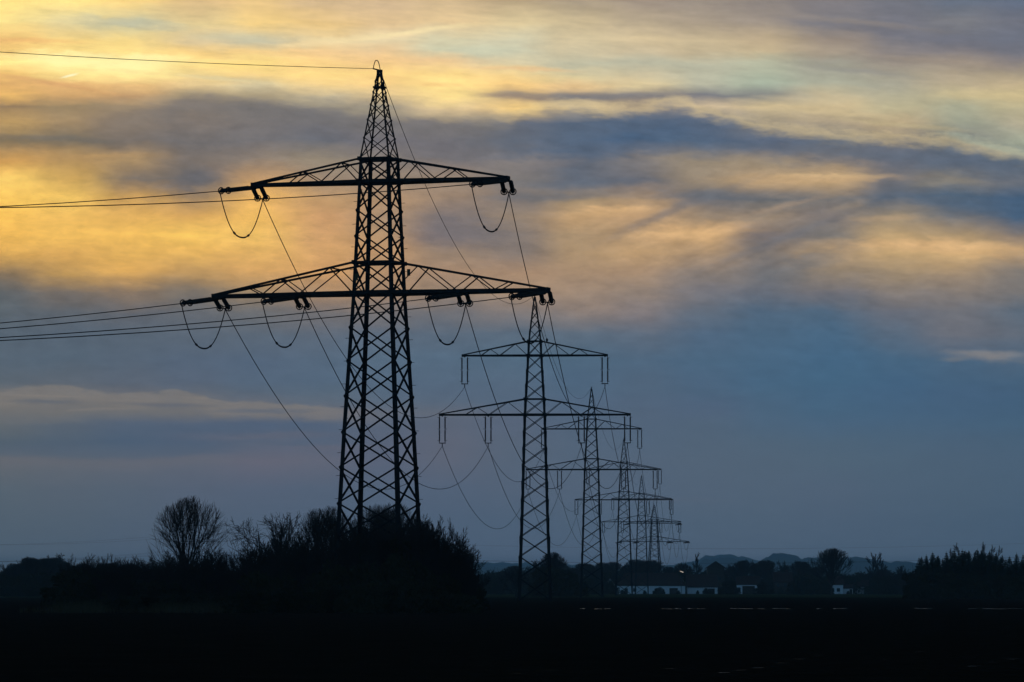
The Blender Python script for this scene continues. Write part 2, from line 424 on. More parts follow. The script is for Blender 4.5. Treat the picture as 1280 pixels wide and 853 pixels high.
MT = {
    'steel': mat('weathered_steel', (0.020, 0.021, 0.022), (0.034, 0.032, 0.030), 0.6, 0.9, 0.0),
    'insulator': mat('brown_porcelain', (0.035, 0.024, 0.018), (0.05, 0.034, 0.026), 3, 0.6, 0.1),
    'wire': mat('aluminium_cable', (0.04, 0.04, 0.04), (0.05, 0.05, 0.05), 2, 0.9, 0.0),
    'plate': mat('plate_paint', (0.08, 0.07, 0.03), (0.1, 0.09, 0.04), 4, 0.7, 0.2),
    'bark': mat('bark', (0.04, 0.035, 0.03), (0.06, 0.05, 0.042), 4, 0.95, 0.0, 0.3),
    'twig': mat('twigs', (0.04, 0.034, 0.03), (0.055, 0.045, 0.038), 3, 0.95, 0.0),
    'leaf': mat('dry_leaves', (0.04, 0.045, 0.025), (0.06, 0.05, 0.03), 1.5, 0.95, 0.0),
    'needle': mat('needles', (0.04, 0.05, 0.035), (0.05, 0.06, 0.04), 1.5, 0.95, 0.0),
    'wall': mat('lime_render', (0.74, 0.76, 0.78), (0.82, 0.82, 0.82), 0.8, 0.9, 0.1),
    'wall2': mat('grey_render', (0.30, 0.30, 0.30), (0.40, 0.39, 0.37), 0.8, 0.9, 0.1),
    'wood': mat('dark_boards', (0.05, 0.04, 0.03), (0.08, 0.06, 0.045), 2, 0.9, 0.1),
    'roof': mat('clay_tiles', (0.06, 0.04, 0.035), (0.09, 0.055, 0.045), 1.2, 0.9, 0.0),
    'glass': mat('window_glass', (0.03, 0.035, 0.04), None, 1, 0.15, 0.5),
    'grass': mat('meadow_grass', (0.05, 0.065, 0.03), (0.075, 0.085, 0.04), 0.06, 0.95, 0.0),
    'straw': mat('dry_grass', (0.06, 0.05, 0.03), (0.09, 0.07, 0.04), 0.7, 0.95, 0.0),
    'feather': mat('feathers', (0.05, 0.04, 0.03), (0.08, 0.065, 0.05), 8, 0.9, 0.05),
}


class MB:
    """collects bars, tubes, boxes and faces into one mesh"""

    def __init__(self):
        self.v = []
        self.f = []

    def bar(self, p, q, w, t=None, ref=None):
        p, q = Vector(p), Vector(q)
        d = q - p
        if d.length < 1e-6:
            return
        d.normalize()
        if ref is None:
            ref = Vector((0, 0, 1)) if abs(d.z) < 0.9 else Vector((0, 1, 0))
        a = d.cross(Vector(ref)).normalized()
        b = a.cross(d).normalized()
        t = t or w
        n = len(self.v)
        for c in (p, q):
            for sa, sb in ((-1, -1), (1, -1), (1, 1), (-1, 1)):
                self.v.append(c + a * (sa * w / 2) + b * (sb * t / 2))
        self.f += [(n + 3, n + 2, n + 1, n), (n + 4, n + 5, n + 6, n + 7)]
        for i in range(4):
            j = (i + 1) % 4
            self.f.append((n + i, n + j, n + 4 + j, n + 4 + i))

    def angle(self, p, q, w, ox, oy):
        """rolled steel angle: two legs of an L, opening away from (ox,oy)"""
        p, q = Vector(p), Vector(q)
        t = w * 0.22
        a = Vector((-ox, 0, 0)).normalized()
        b = Vector((0, -oy, 0)).normalized()
        prof = [(0, 0), (w, 0), (w, t), (t, t), (t, w), (0, w)]
        n = len(self.v)
        for c in (p, q):
            for x, y in prof:
                self.v.append(c + a * x + b * y)
        for i in range(6):
            j = (i + 1) % 6
            self.f.append((n + i, n + j, n + 6 + j, n + 6 + i))
        self.f += [tuple(n + i for i in range(6)), tuple(n + 6 + i for i in range(5, -1, -1))]

    def box(self, x0, x1, y0, y1, z0, z1):
        n = len(self.v)
        for z in (z0, z1):
            for x, y in ((x0, y0), (x1, y0), (x1, y1), (x0, y1)):
                self.v.append(Vector((x, y, z)))
        self.f += [(n + 3, n + 2, n + 1, n), (n + 4, n + 5, n + 6, n + 7)]
        for i in range(4):
            j = (i + 1) % 4
            self.f.append((n + i, n + j, n + 4 + j, n + 4 + i))

    def tube(self, pts, rad, sides=6, closed=False):
        pts = [Vector(p) for p in pts]
        m = len(pts)
        if not isinstance(rad, (list, tuple)):
            rad = [rad] * m
        n = len(self.v)
        pa = None
        for i, p in enumerate(pts):
            if closed:
                d = pts[(i + 1) % m] - pts[i - 1]
            else:
                d = pts[min(i + 1, m - 1)] - pts[max(i - 1, 0)]
            if d.length < 1e-9:
                d = Vector((0, 0, 1))
            d.normalize()
            if pa is None:
                r = Vector((0, 0, 1)) if abs(d.z) < 0.8 else Vector((1, 0, 0))
                a = d.cross(r).normalized()
            else:
                a = (pa - d * pa.dot(d))
                a = a.normalized() if a.length > 1e-6 else d.cross(Vector((1, 0, 0))).normalized()
            pa = a
            b = d.cross(a)
            for s in range(sides):
                th = 2 * math.pi * s / sides
                self.v.append(p + (a * math.cos(th) + b * math.sin(th)) * rad[i])
        last = m if closed else m - 1
        for i in range(last):
            i2 = (i + 1) % m
            for s in range(sides):
                s2 = (s + 1) % sides
                self.f.append((n + i * sides + s, n + i * sides + s2, n + i2 * sides + s2, n + i2 * sides + s))
        if not closed:
            self.f.append(tuple(n + s for s in range(sides - 1, -1, -1)))
            self.f.append(tuple(n + (m - 1) * sides + s for s in range(sides)))

    def face(self, pts):
        n = len(self.v)
        self.v += [Vector(p) for p in pts]
        self.f.append(tuple(range(n, n + len(pts))))

    def build(self, name, m, parent=None, smooth=False):
        me = bpy.data.meshes.new(name)
        me.from_pydata([tuple(v) for v in self.v], [], self.f)
        me.materials.append(m)
        if smooth:
            me.polygons.foreach_set('use_smooth', [True] * len(me.polygons))
        me.update()
        o = bpy.data.objects.new(name, me)
        col.objects.link(o)
        if parent:
            adopt(o, parent)
        return o


# ================================================================== ground
def sheet(name, pts, z, m):
    b = MB()
    b.face([(x, y, z) for x, y in pts])
    o = b.build(name, m)
    return tag(o, kind='structure')


def soil_material():
    m = bpy.data.materials.new('ploughed_soil')
    m.use_nodes = True
    t = m.node_tree
    b = t.nodes['Principled BSDF']
    b.inputs['Roughness'].default_value = 0.95
    b.inputs['Specular IOR Level'].default_value = 0.0
    tcn = t.nodes.new('ShaderNodeTexCoord')
    mp = t.nodes.new('ShaderNodeMapping')
    mp.inputs['Rotation'].default_value = (0, 0, math.radians(24))
    t.links.new(tcn.outputs['Object'], mp.inputs[0])
    wv = t.nodes.new('ShaderNodeTexWave')
    wv.inputs['Scale'].default_value = 0.5
    wv.inputs['Distortion'].default_value = 1.6
    wv.inputs['Detail'].default_value = 3
    t.links.new(mp.outputs[0], wv.inputs[0])
    n = t.nodes.new('ShaderNodeTexNoise')
    n.inputs['Scale'].default_value = 0.35
    n.inputs['Detail'].default_value = 8
    t.links.new(tcn.outputs['Object'], n.inputs['Vector'])
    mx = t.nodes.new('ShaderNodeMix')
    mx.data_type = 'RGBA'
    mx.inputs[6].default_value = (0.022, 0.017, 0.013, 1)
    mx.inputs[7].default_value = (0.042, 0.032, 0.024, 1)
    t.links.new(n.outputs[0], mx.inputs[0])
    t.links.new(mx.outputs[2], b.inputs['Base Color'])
    ad = t.nodes.new('ShaderNodeMath')
    ad.operation = 'ADD'
    t.links.new(wv.outputs[1], ad.inputs[0])
    t.links.new(n.outputs[0], ad.inputs[1])
    bp = t.nodes.new('ShaderNodeBump')
    bp.inputs['Strength'].default_value = 0.8
    bp.inputs['Distance'].default_value = 0.15
    t.links.new(ad.outputs[0], bp.inputs['Height'])
    t.links.new(bp.outputs[0], b.inputs['Normal'])
    return m


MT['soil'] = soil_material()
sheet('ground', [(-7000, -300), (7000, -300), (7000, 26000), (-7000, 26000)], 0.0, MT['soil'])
# meadow between the ploughed field and the village
mb = MB()
edge = [(-700, 1015), (-250, 1000), (0, 985), (120, 960), (300, 930), (700, 900)]
pts = edge + [(900, 3500), (-900, 3500)]
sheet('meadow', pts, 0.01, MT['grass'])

# standing water in the wet furrows
def water_material():
    m = bpy.data.materials.new('furrow_water')
    m.use_nodes = True
    t = m.node_tree
    b = t.nodes['Principled BSDF']
    b.inputs['Base Color'].default_value = (0.02, 0.025, 0.03, 1)
    b.inputs['Roughness'].default_value = 0.22
    b.inputs['IOR'].default_value = 1.33
    b.inputs['Specular IOR Level'].default_value = 0.5
    n = t.nodes.new('ShaderNodeTexNoise')
    n.inputs['Scale'].default_value = 2.5
    n.inputs['Detail'].default_value = 3
    tcn = t.nodes.new('ShaderNodeTexCoord')
    t.links.new(tcn.outputs['Object'], n.inputs['Vector'])
    bp = t.nodes.new('ShaderNodeBump')
    bp.inputs['Strength'].default_value = 0.5
    bp.inputs['Distance'].default_value = 0.05
    t.links.new(n.outputs[0], bp.inputs['Height'])
    t.links.new(bp.outputs[0], b.inputs['Normal'])
    return m


MT['water'] = water_material()
rw = random.Random(5)
wb = MB()


def puddle(cx, cy, rx, ry, ang=0.0):
    n = 14
    ca, sa = math.cos(ang), math.sin(ang)
    ph = rw.uniform(0, 6)
    p = []
    for i in range(n):
        th = 2 * math.pi * i / n
        r = 1 + 0.25 * math.sin(2 * th + ph) + 0.15 * math.sin(5 * th + 2 * ph)
        x, y = rx * r * math.cos(th), ry * r * math.sin(th)
        p.append((cx + x * ca - y * sa, cy + x * sa + y * ca, 0.008))
    wb.face(p)


for px0, px1 in ((726, 731), (743, 752), (754, 763), (828, 842), (846, 852), (858, 866), (868, 880), (915, 924), (927, 931),
                 (934, 938), (947, 953), (968, 975), (977, 990), (1021, 1026), (1044, 1049), (1052, 1056), (1145, 1158),
                 (1163, 1169), (1212, 1220), (1228, 1240), (1244, 1249), (1268, 1273)):
    y = 415 + rw.uniform(-3, 3)
    xa, xb = xof(px0, y, 0), xof(px1, y, 0)
    for q in range(3):
        c = xa + (xb - xa) * rw.uniform(0.1, 0.9)
        puddle(c, y + rw.uniform(-3, 3), rw.uniform(0.06, 0.20), rw.uniform(0.8, 3.6))
for px, py, ln in ((838, 836, 3), (866, 832, 2), (905, 841, 4), (925, 838, 3), (948, 835, 4), (975, 829, 3), (1000, 824, 4),
                   (1022, 820, 3), (1105, 825, 3), (1150, 815, 4), (1215, 833, 4), (1240, 828, 3), (1265, 824, 4),
                   (646, 842, 2), (688, 838, 2), (600, 832, 2)):
    y = CAM_Z * F / (py - HZ)
    puddle(xof(px, y, 0), y, 0.008 * ln, ln * 0.05, math.radians(-50))
tag(wb.build('water', MT['water']), kind='structure')

# ------------------------------------------------------------------ far hills
def hill(name, dist, prof, depth, seed):
    """a real ridge: skyline heights by bearing, sloping to the plain on both sides"""
    r = random.Random(seed)
    b = MB()
    xs = [i * 2.0 for i in range(int(prof[0][0] / 2), int(prof[-1][0] / 2) + 1)]

    def top(px):
        for (a, ya), (c, yc) in zip(prof, prof[1:]):
            if a <= px <= c:
                t = (px - a) / (c - a)
                t = t * t * (3 - 2 * t)
                return ya + (yc - ya) * t
        return prof[-1][1]
    rows = [(-1.0, 0.0), (-0.7, 0.3), (-0.4, 0.72), (-0.15, 0.95), (0.0, 1.0), (0.3, 0.85), (1.0, 0.0)]
    n0 = len(xs)
    lumps = [r.uniform(-1, 1) for _ in range(n0)]
    for k2, (ry, rz) in enumerate(rows):
        for i, px in enumerate(xs):
            y = dist + ry * depth
            h = max(0.0, zof(top(px), dist))
            jag = (lumps[i] * 2.6 + 3.0 * math.sin(px * 0.31 + seed) * math.sin(px * 0.083)) if 0 < rz else 0
            z = max(-0.5, (h + jag) * rz) if rz > 0 else -0.5
            b.v.append(Vector((xof(px, dist, 0), y, z)))
    for k2 in range(len(rows) - 1):
        for i in range(n0 - 1):
            a = k2 * n0 + i
            b.f.append((a, a + 1, a + n0 + 1, a + n0))
    o = b.build(name, mat(name + '_woods', (0.04, 0.05, 0.03), (0.07, 0.075, 0.045), 0.0015, 0.95, 0.0), smooth=True)
    return tag(o, kind='structure')


hill('hills', 20000, [(-200, 726), (300, 722), (560, 712), (600, 703), (650, 704), (720, 706), (780, 710), (830, 707), (866, 702),
                     (884, 695), (906, 693), (925, 696), (950, 701), (1000, 703), (1060, 700), (1090, 704), (1140, 707), (1200, 716), (1500, 724)], 2500, 2)
hill('hills', 15500, [(820, 730), (850, 718), (868, 708), (884, 699), (912, 697), (930, 704), (945, 706), (958, 698), (968, 691), (990, 694),
                     (1002, 699), (1020, 697), (1040, 698), (1060, 697), (1076, 697), (1092, 700), (1110, 703), (1134, 702), (1148, 708), (1180, 730)], 1600, 3)
hill('hills', 16500, [(570, 726), (590, 711), (612, 709), (640, 712), (670, 711), (700, 716), (740, 728)], 1600, 5)

# ------------------------------------------------------------------ haze
hb = MB()
hb.box(-7100, 7100, -400, 26100, -1.5, 170)
hm = bpy.data.materials.new('haze')
hm.use_nodes = True
ht = hm.node_tree
ht.nodes.clear()
ho = ht.nodes.new('ShaderNodeOutputMaterial')
pv = ht.nodes.new('ShaderNodeVolumePrincipled')
pv.inputs['Color'].default_value = (0.62, 0.88, 1.0, 1)
pv.inputs['Density'].default_value = 7.0e-5
pv.inputs['Anisotropy'].default_value = 0.2
ht.links.new(pv.outputs[0], ho.inputs['Volume'])
tag(hb.build('haze', hm), 'thin blue evening haze lying over the plain', 'haze', kind='stuff')


# ================================================================== pylons
def lerp_prof(prof, z):
    for (a, wa), (c, wc) in zip(prof, prof[1:]):
        if a <= z <= c:
            return wa + (wc - wa) * (z - a) / (c - a)
    return prof[-1][1] if z > prof[-1][0] else prof[0][1]


def body(prof, levels, leg_w, brace_w, belts, gus, peg=()):
    """lattice mast: four angle legs, crossed bracing on all four faces"""
    b = MB()
    S = ((-1, -1), (1, -1), (1, 1), (-1, 1))
    for z0, z1 in zip(levels, levels[1:]):
        w0, w1 = lerp_prof(prof, z0), lerp_prof(prof, z1)
        lw = leg_w[0] + (leg_w[1] - leg_w[0]) * z0 / levels[-1]
        bw = brace_w[0] + (brace_w[1] - brace_w[0]) * z0 / levels[-1]
        for sx, sy in S:
            b.angle((sx * w0, sy * w0, z0), (sx * w1, sy * w1, z1), lw, sx, sy)
        for i in range(4):
            (ax, ay), (bx, by) = S[i], S[(i + 1) % 4]
            nrm = Vector((ax + bx, ay + by, 0)).normalized()
            e = nrm * 0.03
            b.bar(Vector((ax * w0, ay * w0, z0)) + e, Vector((bx * w1, by * w1, z1)) + e, bw, bw * 0.8)
            b.bar(Vector((bx * w0, by * w0, z0)) - e, Vector((ax * w1, ay * w1, z1)) - e, bw, bw * 0.8)
    for z in belts:
        w = lerp_prof(prof, z)
        for i in range(4):
            (ax, ay), (bx, by) = S[i], S[(i + 1) % 4]
            b.bar((ax * w, ay * w, z), (bx * w, by * w, z), brace_w[0] * 1.2)
        b.bar((-w, -w, z), (w, w, z), brace_w[0] * 0.8)
        for sx, sy in S:
            g = gus
            b.box(sx * w - g, sx * w + g, sy * w - g * 0.5, sy * w + g * 0.5, z - g, z + g)
    for sx, sy, size in peg:
        z, i = 2.5, 0
        while z < levels[-1]:
            w = lerp_prof(prof, z)
            p = Vector((sx * (w - 0.04), sy * (w - 0.04), z))
            d = Vector((-sx, 0, 0)) if i % 2 == 0 else Vector((sx, 0, 0))
            b.bar(p, p + d * size, 0.035)
            z += 0.9
            i += 1
    return b


def crossarm(prof, zb, zt, half, chord_w, web_w, tops, bots, tip_y, yoke):
    """pyramid-shaped lattice arm on both sides of the mast"""
    b = MB()
    wb_, wt_ = lerp_prof(prof, zb), lerp_prof(prof, zt)
    for s in (-1, 1):
        for sy in (-1, 1):
            B0 = Vector((s * wb_, sy * wb_, zb))
            T0 = Vector((s * wt_, sy * wt_, zt))
            tip = Vector((s * half, sy * tip_y, zb))
            tt = Vector((s * half, sy * tip_y, zb + 0.12))
            b.bar(B0, tip, chord_w, chord_w * 1.1)
            b.bar(T0, tt, chord_w * 0.62)
            seq = []
            for i in range(len(tops)):
                seq.append(T0.lerp(tt, tops[i]))
                if i < len(bots):
                    seq.append(B0.lerp(tip, bots[i]))
            p = B0
            for q in seq:
                b.bar(p, q, web_w * 0.95, web_w * 0.6)
                p = q
        # plan bracing between the two bottom chords and between the two top chords
        fr = [0.0, 0.14, 0.28, 0.41, 0.53, 0.64, 0.74, 0.83, 0.91, 1.0]
        for i in range(len(fr) - 1):
            sy = 1 if i % 2 else -1
            A = Vector((s * wb_, sy * wb_, zb)).lerp(Vector((s * half, sy * tip_y, zb)), fr[i])
            C = Vector((s * wb_, -sy * wb_, zb)).lerp(Vector((s * half, -sy * tip_y, zb)), fr[i + 1])
            b.bar(A, C, web_w * 0.8)
        for f in tops:
            A = Vector((s * wt_, wt_, zt)).lerp(Vector((s * half, tip_y, zb + 0.12)), f)
            b.bar(A, (A.x, -A.y, A.z), web_w * 0.8)
        b.box(s * half - 0.14, s * half + 0.14, -tip_y - 0.14, tip_y + 0.14, zb - 0.16, zb + 0.2)
    # attachment beams under the arm
    for x in yoke:
        f = (abs(x) - wb_) / (half - wb_)
        y = wb_ + (tip_y - wb_) * f
        b.bar((x, -y - 0.1, zb - 0.14), (x, y + 0.1, zb - 0.14), 0.2)
    # walkway rails through the mast
    for sy in (-1, 1):
        b.bar((-wb_, sy * wb_, zb), (wb_, sy * wb_, zb), chord_w * 1.2)
    return b


def ring_pts(c, axis, r, n=18):
    axis = Vector(axis).normalized()
    a = axis.cross(Vector((0, 0, 1))).normalized()
    bb = a.cross(axis).normalized()
    return [Vector(c) + (a * math.cos(2 * math.pi * i / n) + bb * math.sin(2 * math.pi * i / n)) * r for i in range(n)]


def strain_string(p, q, parent):
    """one row of cap-and-pin discs lying almost level, with its arcing ring"""
    p, q = Vector(p), Vector(q)
    d = (q - p)
    ln = d.length
    d.normalize()
    b = MB()
    pts, rad = [p], [0.05]
    a0, a1 = 0.10 * ln, 0.93 * ln
    n = 17
    for i in range(n):
        s = a0 + (a1 - a0) * i / (n - 1)
        st = (a1 - a0) / (n - 1)
        pts += [p + d * (s - st * 0.38), p + d * (s - st * 0.1), p + d * (s + st * 0.22)]
        rad += [0.08, 0.18, 0.165]
    pts.append(q)
    rad.append(0.05)
    b.tube(pts, rad, 10)
    o = b.build('insulator_string', MT['insulator'], parent, True)
    r = MB()
    r.tube(ring_pts(p + d * ln * 0.955, d, 0.25), 0.045, 6, True)
    r.bar(p + d * ln * 0.955 + Vector((0, 0, -0.25)), p + d * ln * 0.955 + Vector((0, 0, 0.25)), 0.04)
    r.build('arcing_ring', MT['steel'], o, True)
    return o


def para(p, q, sag, n, t0=0.0, t1=1.0):
    p, q = Vector(p), Vector(q)
    out = []
    for i in range(n + 1):
        t = t0 + (t1 - t0) * i / n
        c = p.lerp(q, t)
        c.z -= 4 * sag * t * (1 - t)
        out.append(c)
    return out


# ---- tension pylon (nearest one, and the one that ends the visible line)
T_PROF = [(0, 2.92), (14.1, 2.27), (25.0, 1.68), (35.6, 1.24), (42.7, 0.13)]
T_ATT = [(-10.4, 33.8), (10.4, 33.8), (-13.6, 25.0), (-6.8, 25.0), (6.8, 25.0), (13.6, 25.0)]


def tension_pylon(rz, out_dir, back_dir, back_slope, out_slope):
    root = empty('tension_pylon')
    lv = [0, 2.85, 5.65, 8.45, 11.3, 14.05, 16.9, 19.65, 22.3, 25.0, 27.4, 29.5, 31.55, 33.8, 35.6]
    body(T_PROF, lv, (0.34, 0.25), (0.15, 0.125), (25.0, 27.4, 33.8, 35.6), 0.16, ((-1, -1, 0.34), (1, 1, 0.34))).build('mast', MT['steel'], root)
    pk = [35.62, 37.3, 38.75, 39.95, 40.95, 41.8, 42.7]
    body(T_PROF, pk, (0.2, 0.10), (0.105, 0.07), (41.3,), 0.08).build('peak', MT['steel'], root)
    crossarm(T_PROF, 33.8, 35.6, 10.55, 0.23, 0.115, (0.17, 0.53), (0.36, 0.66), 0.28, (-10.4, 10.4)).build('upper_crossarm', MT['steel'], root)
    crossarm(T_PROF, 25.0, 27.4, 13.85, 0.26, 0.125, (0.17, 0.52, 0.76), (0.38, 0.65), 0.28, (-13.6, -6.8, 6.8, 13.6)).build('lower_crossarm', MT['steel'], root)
    for sx, sy, z in ((1, 1, 26.7), (-1, -1, 26.2)):
        w = lerp_prof(T_PROF, z)
        b = MB()
        b.box(sx * w + 0.16, sx * w + 0.42, sy * w - 0.03, sy * w + 0.03, z - 0.25, z + 0.28)
        b.build('sign_plate', MT['plate'], root)
    # strain strings: directions given in the pylon's own frame
    def loc_dir(a):
        a2 = a - rz
        return Vector((math.sin(a) * math.cos(rz) + math.cos(a) * math.sin(rz), -math.sin(a) * math.sin(rz) + math.cos(a) * math.cos(rz), 0))
    ends = {}
    for i, (x, z) in enumerate(T_ATT):
        for nm, az, slope in (('out', out_dir, out_slope), ('back', back_dir, back_slope)):
            h = loc_dir(az)
            d = (h - Vector((0, 0, slope))).normalized()
            side = Vector((h.y, -h.x, 0))
            base = Vector((x, 0.28 * (1 if h.y > 0 else -1), z - 0.18))
            for s in (-0.35, 0.35):
                strain_string(base + side * s, base + side * s + d * 4.3, root)
            e = base + d * 4.3
            yb = MB()
            yb.bar(e - side * 0.42, e + side * 0.42, 0.09, 0.07)
            yb.bar(e, e + d * 0.5, 0.09)
            yb.build('yoke', MT['steel'], root)
            hb3 = MB()
            hb3.bar(base - side * 0.45, base + side * 0.45, 0.12)
            hb3.build('hanger_plate', MT['steel'], root)
            ends[(i, nm)] = e + d * 0.5
        # jumper loop carrying the current under the arm
        p, q = ends[(i, 'back')], ends[(i, 'out')]
        n = 28
        pts, rad = [], []
        for k2 in range(n + 1):
            t = k2 / n
            c = p.lerp(q, t)
            # drop measured from a level line through the lower end
            c.z -= 3.35 * (1 - abs(2 * t - 1) ** 2.3)
            pts.append(c)
            rad.append(0.065 if 0.36 < t < 0.64 else 0.04)
        jb = MB()
        jb.tube(pts, rad, 6)
        for t in (0.35, 0.65):
            c = pts[int(t * n)]
            c2 = pts[int(t * n) + 1]
            jb.bar(c, c2, 0.12)
        jb.build('jumper_wire', MT['wire'], root, True)
    # earth wire bow over the tip
    eb = MB()
    hb_, ho_ = loc_dir(back_dir), loc_dir(out_dir)
    A = Vector((0, 0, 42.7)) + hb_ * 0.9
    C = Vector((0, 0, 42.7)) + ho_ * 0.9
    pts = []
    for k2 in range(13):
        t = k2 / 12
        c = A.lerp(C, t)
        c.z += 0.75 * (1 - abs(2 * t - 1) ** 2.5)
        pts.append(c)
    eb.tube(pts, 0.035, 5)
    eb.bar((0, 0, 42.66), A, 0.09)
    eb.bar((0, 0, 42.66), C, 0.09)
    eb.build('earth_wire_bow', MT['wire'], root)
    ends[('e', 'back')] = A
    ends[('e', 'out')] = C
    root.rotation_euler = (0, 0, rz)
    return root, ends


# ---- suspension pylon
S_PROF = [(0, 2.45), (13.1, 1.97), (27.3, 1.56), (38.1, 0.93), (44.6, 0.10)]
S_ATT = [(-10.3, 36.0), (10.3, 36.0), (-13.6, 27.3), (-6.85, 27.3), (6.85, 27.3), (13.6, 27.3)]


def suspension_pylon():
    root = empty('suspension_pylon')
    lv = [0, 3.4, 6.5, 9.4, 12.2, 14.9, 17.5, 20.0, 22.5, 24.9, 27.3, 29.6, 31.75, 33.9, 36.0, 38.1]
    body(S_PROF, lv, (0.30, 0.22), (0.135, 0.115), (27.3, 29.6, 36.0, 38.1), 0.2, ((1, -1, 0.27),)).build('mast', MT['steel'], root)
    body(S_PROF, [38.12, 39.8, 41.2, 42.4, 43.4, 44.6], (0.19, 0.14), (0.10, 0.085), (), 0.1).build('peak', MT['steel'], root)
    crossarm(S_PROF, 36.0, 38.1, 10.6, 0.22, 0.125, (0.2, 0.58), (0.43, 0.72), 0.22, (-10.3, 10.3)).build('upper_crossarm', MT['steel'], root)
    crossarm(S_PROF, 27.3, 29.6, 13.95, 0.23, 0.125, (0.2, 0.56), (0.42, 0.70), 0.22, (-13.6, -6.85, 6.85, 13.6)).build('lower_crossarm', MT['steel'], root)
    for x, z in S_ATT:
        yk = MB()
        zb = z - 4.15
        yk.bar((x - 0.5, 0, zb), (x + 0.5, 0, zb), 0.12)
        yk.bar((x, 0, zb), (x, 0, zb - 0.42), 0.12)
        yk.bar((x, -0.35, zb - 0.42), (x, 0.35, zb - 0.42), 0.11)
        st = yk.build('insulator_set', MT['steel'], root)
        for s in (-0.41, 0.41):
            r = MB()
            pts, rad = [(x + s, 0, z - 0.2)], [0.05]
            for h0, h1 in ((0.35, 2.05), (2.25, 3.9)):
                nn = 12
                pts.append((x + s, 0, z - h0)); rad.append(0.06)
                for i in range(nn):
                    zz = h0 + 0.08 + (h1 - h0 - 0.16) * i / (nn - 1)
                    pts += [(x + s, 0, z - zz + 0.03), (x + s, 0, z - zz - 0.03)]
                    rad += [0.125, 0.07]
                pts.append((x + s, 0, z - h1)); rad.append(0.05)
            pts.append((x + s, 0, zb)); rad.append(0.04)
            r.tube(pts, rad, 8)
            sg = 1 if s > 0 else -1
            for zz in (0.4, 2.12, 3.85):
                r.bar((x + s, 0, z - zz), (x + s + sg * 0.3, 0, z - zz + 0.06), 0.06)
            o = r.build('insulator_rod', MT['insulator'], st, True)
    b = MB()
    b.bar((0, 0, 44.5), (0, 0, 45.0), 0.14)
    b.bar((-0.2, 0, 44.95), (0.2, 0, 44.95), 0.1)
    b.build('earth_wire_clamp', MT['steel'], root)
    return root


R = math.radians
A_LINE = R(2.46)
# pylon stations: image column, distance, height scale
ST = [(474, 370), (668.5, 690), (739.5, 1006), (780, 1346), (802, 1680), (818, 2050)]


def ground_pt(px, d):
    return Vector((xof(px, d, 22), d, 0))


P = [ground_pt(*s) for s in ST]
T0_AZ = R(180 + 32.0)              # towards the pylon outside the frame, front left
P0 = P[0] + Vector((math.sin(T0_AZ), math.cos(T0_AZ), 0)) * 330

t1, ends1 = tension_pylon(R(-17.4), A_LINE, T0_AZ, 0.135, 0.115)
t1.location = P[0]
tag(t1, 'tall dark tension pylon nearest the camera, its foot in the bushes', 'pylon', 'pylons of the main power line')
sp = suspension_pylon()
sus_labels = ['second pylon back, whole mast in view, bird on its upper arm',
              'third pylon back, standing just right of the pylon with the bird',
              'fourth pylon back, standing before the long white barn',
              'fifth pylon back, slim and hazy, last with hanging insulators']
sus = []
for i in range(4):
    o = sp if i == 0 else copy_tree(sp)
    o.location = P[i + 1]
    o.rotation_euler = (0, 0, -A_LINE)
    if i == 3:
        o.scale = (1, 1, 0.945)
    tag(o, sus_labels[i], 'pylon', 'pylons of the main power line')
    sus.append(o)
t6, ends6 = tension_pylon(R(8.0), R(-18), R(180) + A_LINE, 0.11, 0.10)
t6.location = P[5]
t6.scale = (1.1, 1.1, 0.9)
tag(t6, 'farthest and smallest pylon of the row, close-meshed mast above the trees', 'pylon', 'pylons of the main power line')
# small far pylon of another line, half hidden by the bare tree
far_p = copy_tree(sp)
far_p.location = (xof(246, 2800, 25), 2800, 0)
far_p.rotation_euler = (0, 0, R(6))
far_p.scale = (1, 1, 1.1)
tag(far_p, 'tiny distant pylon seen through the round bare tree on the left', 'pylon', 'pylons of the crossing power line')
bpy.context.view_layer.update()


def wpt(o, v):
    m = Matrix.Translation(o.location) @ o.rotation_euler.to_matrix().to_4x4() @ Matrix.Diagonal((*o.scale, 1))
    return m @ Vector(v)


def attach(i, j, way):
    """world point of conductor j at station i (0 = nearest)"""
    if i == 0:
        return wpt(t1, ends1[(j, way)])
    if i == 5:
        return wpt(t6, ends6[(j, 'back')])
    s = sus[i - 1]
    if j == 'e':
        return wpt(s, (0, 0, 44.95))
    x, z = S_ATT[j]
    return wpt(s, (x, 0, z - 4.6))


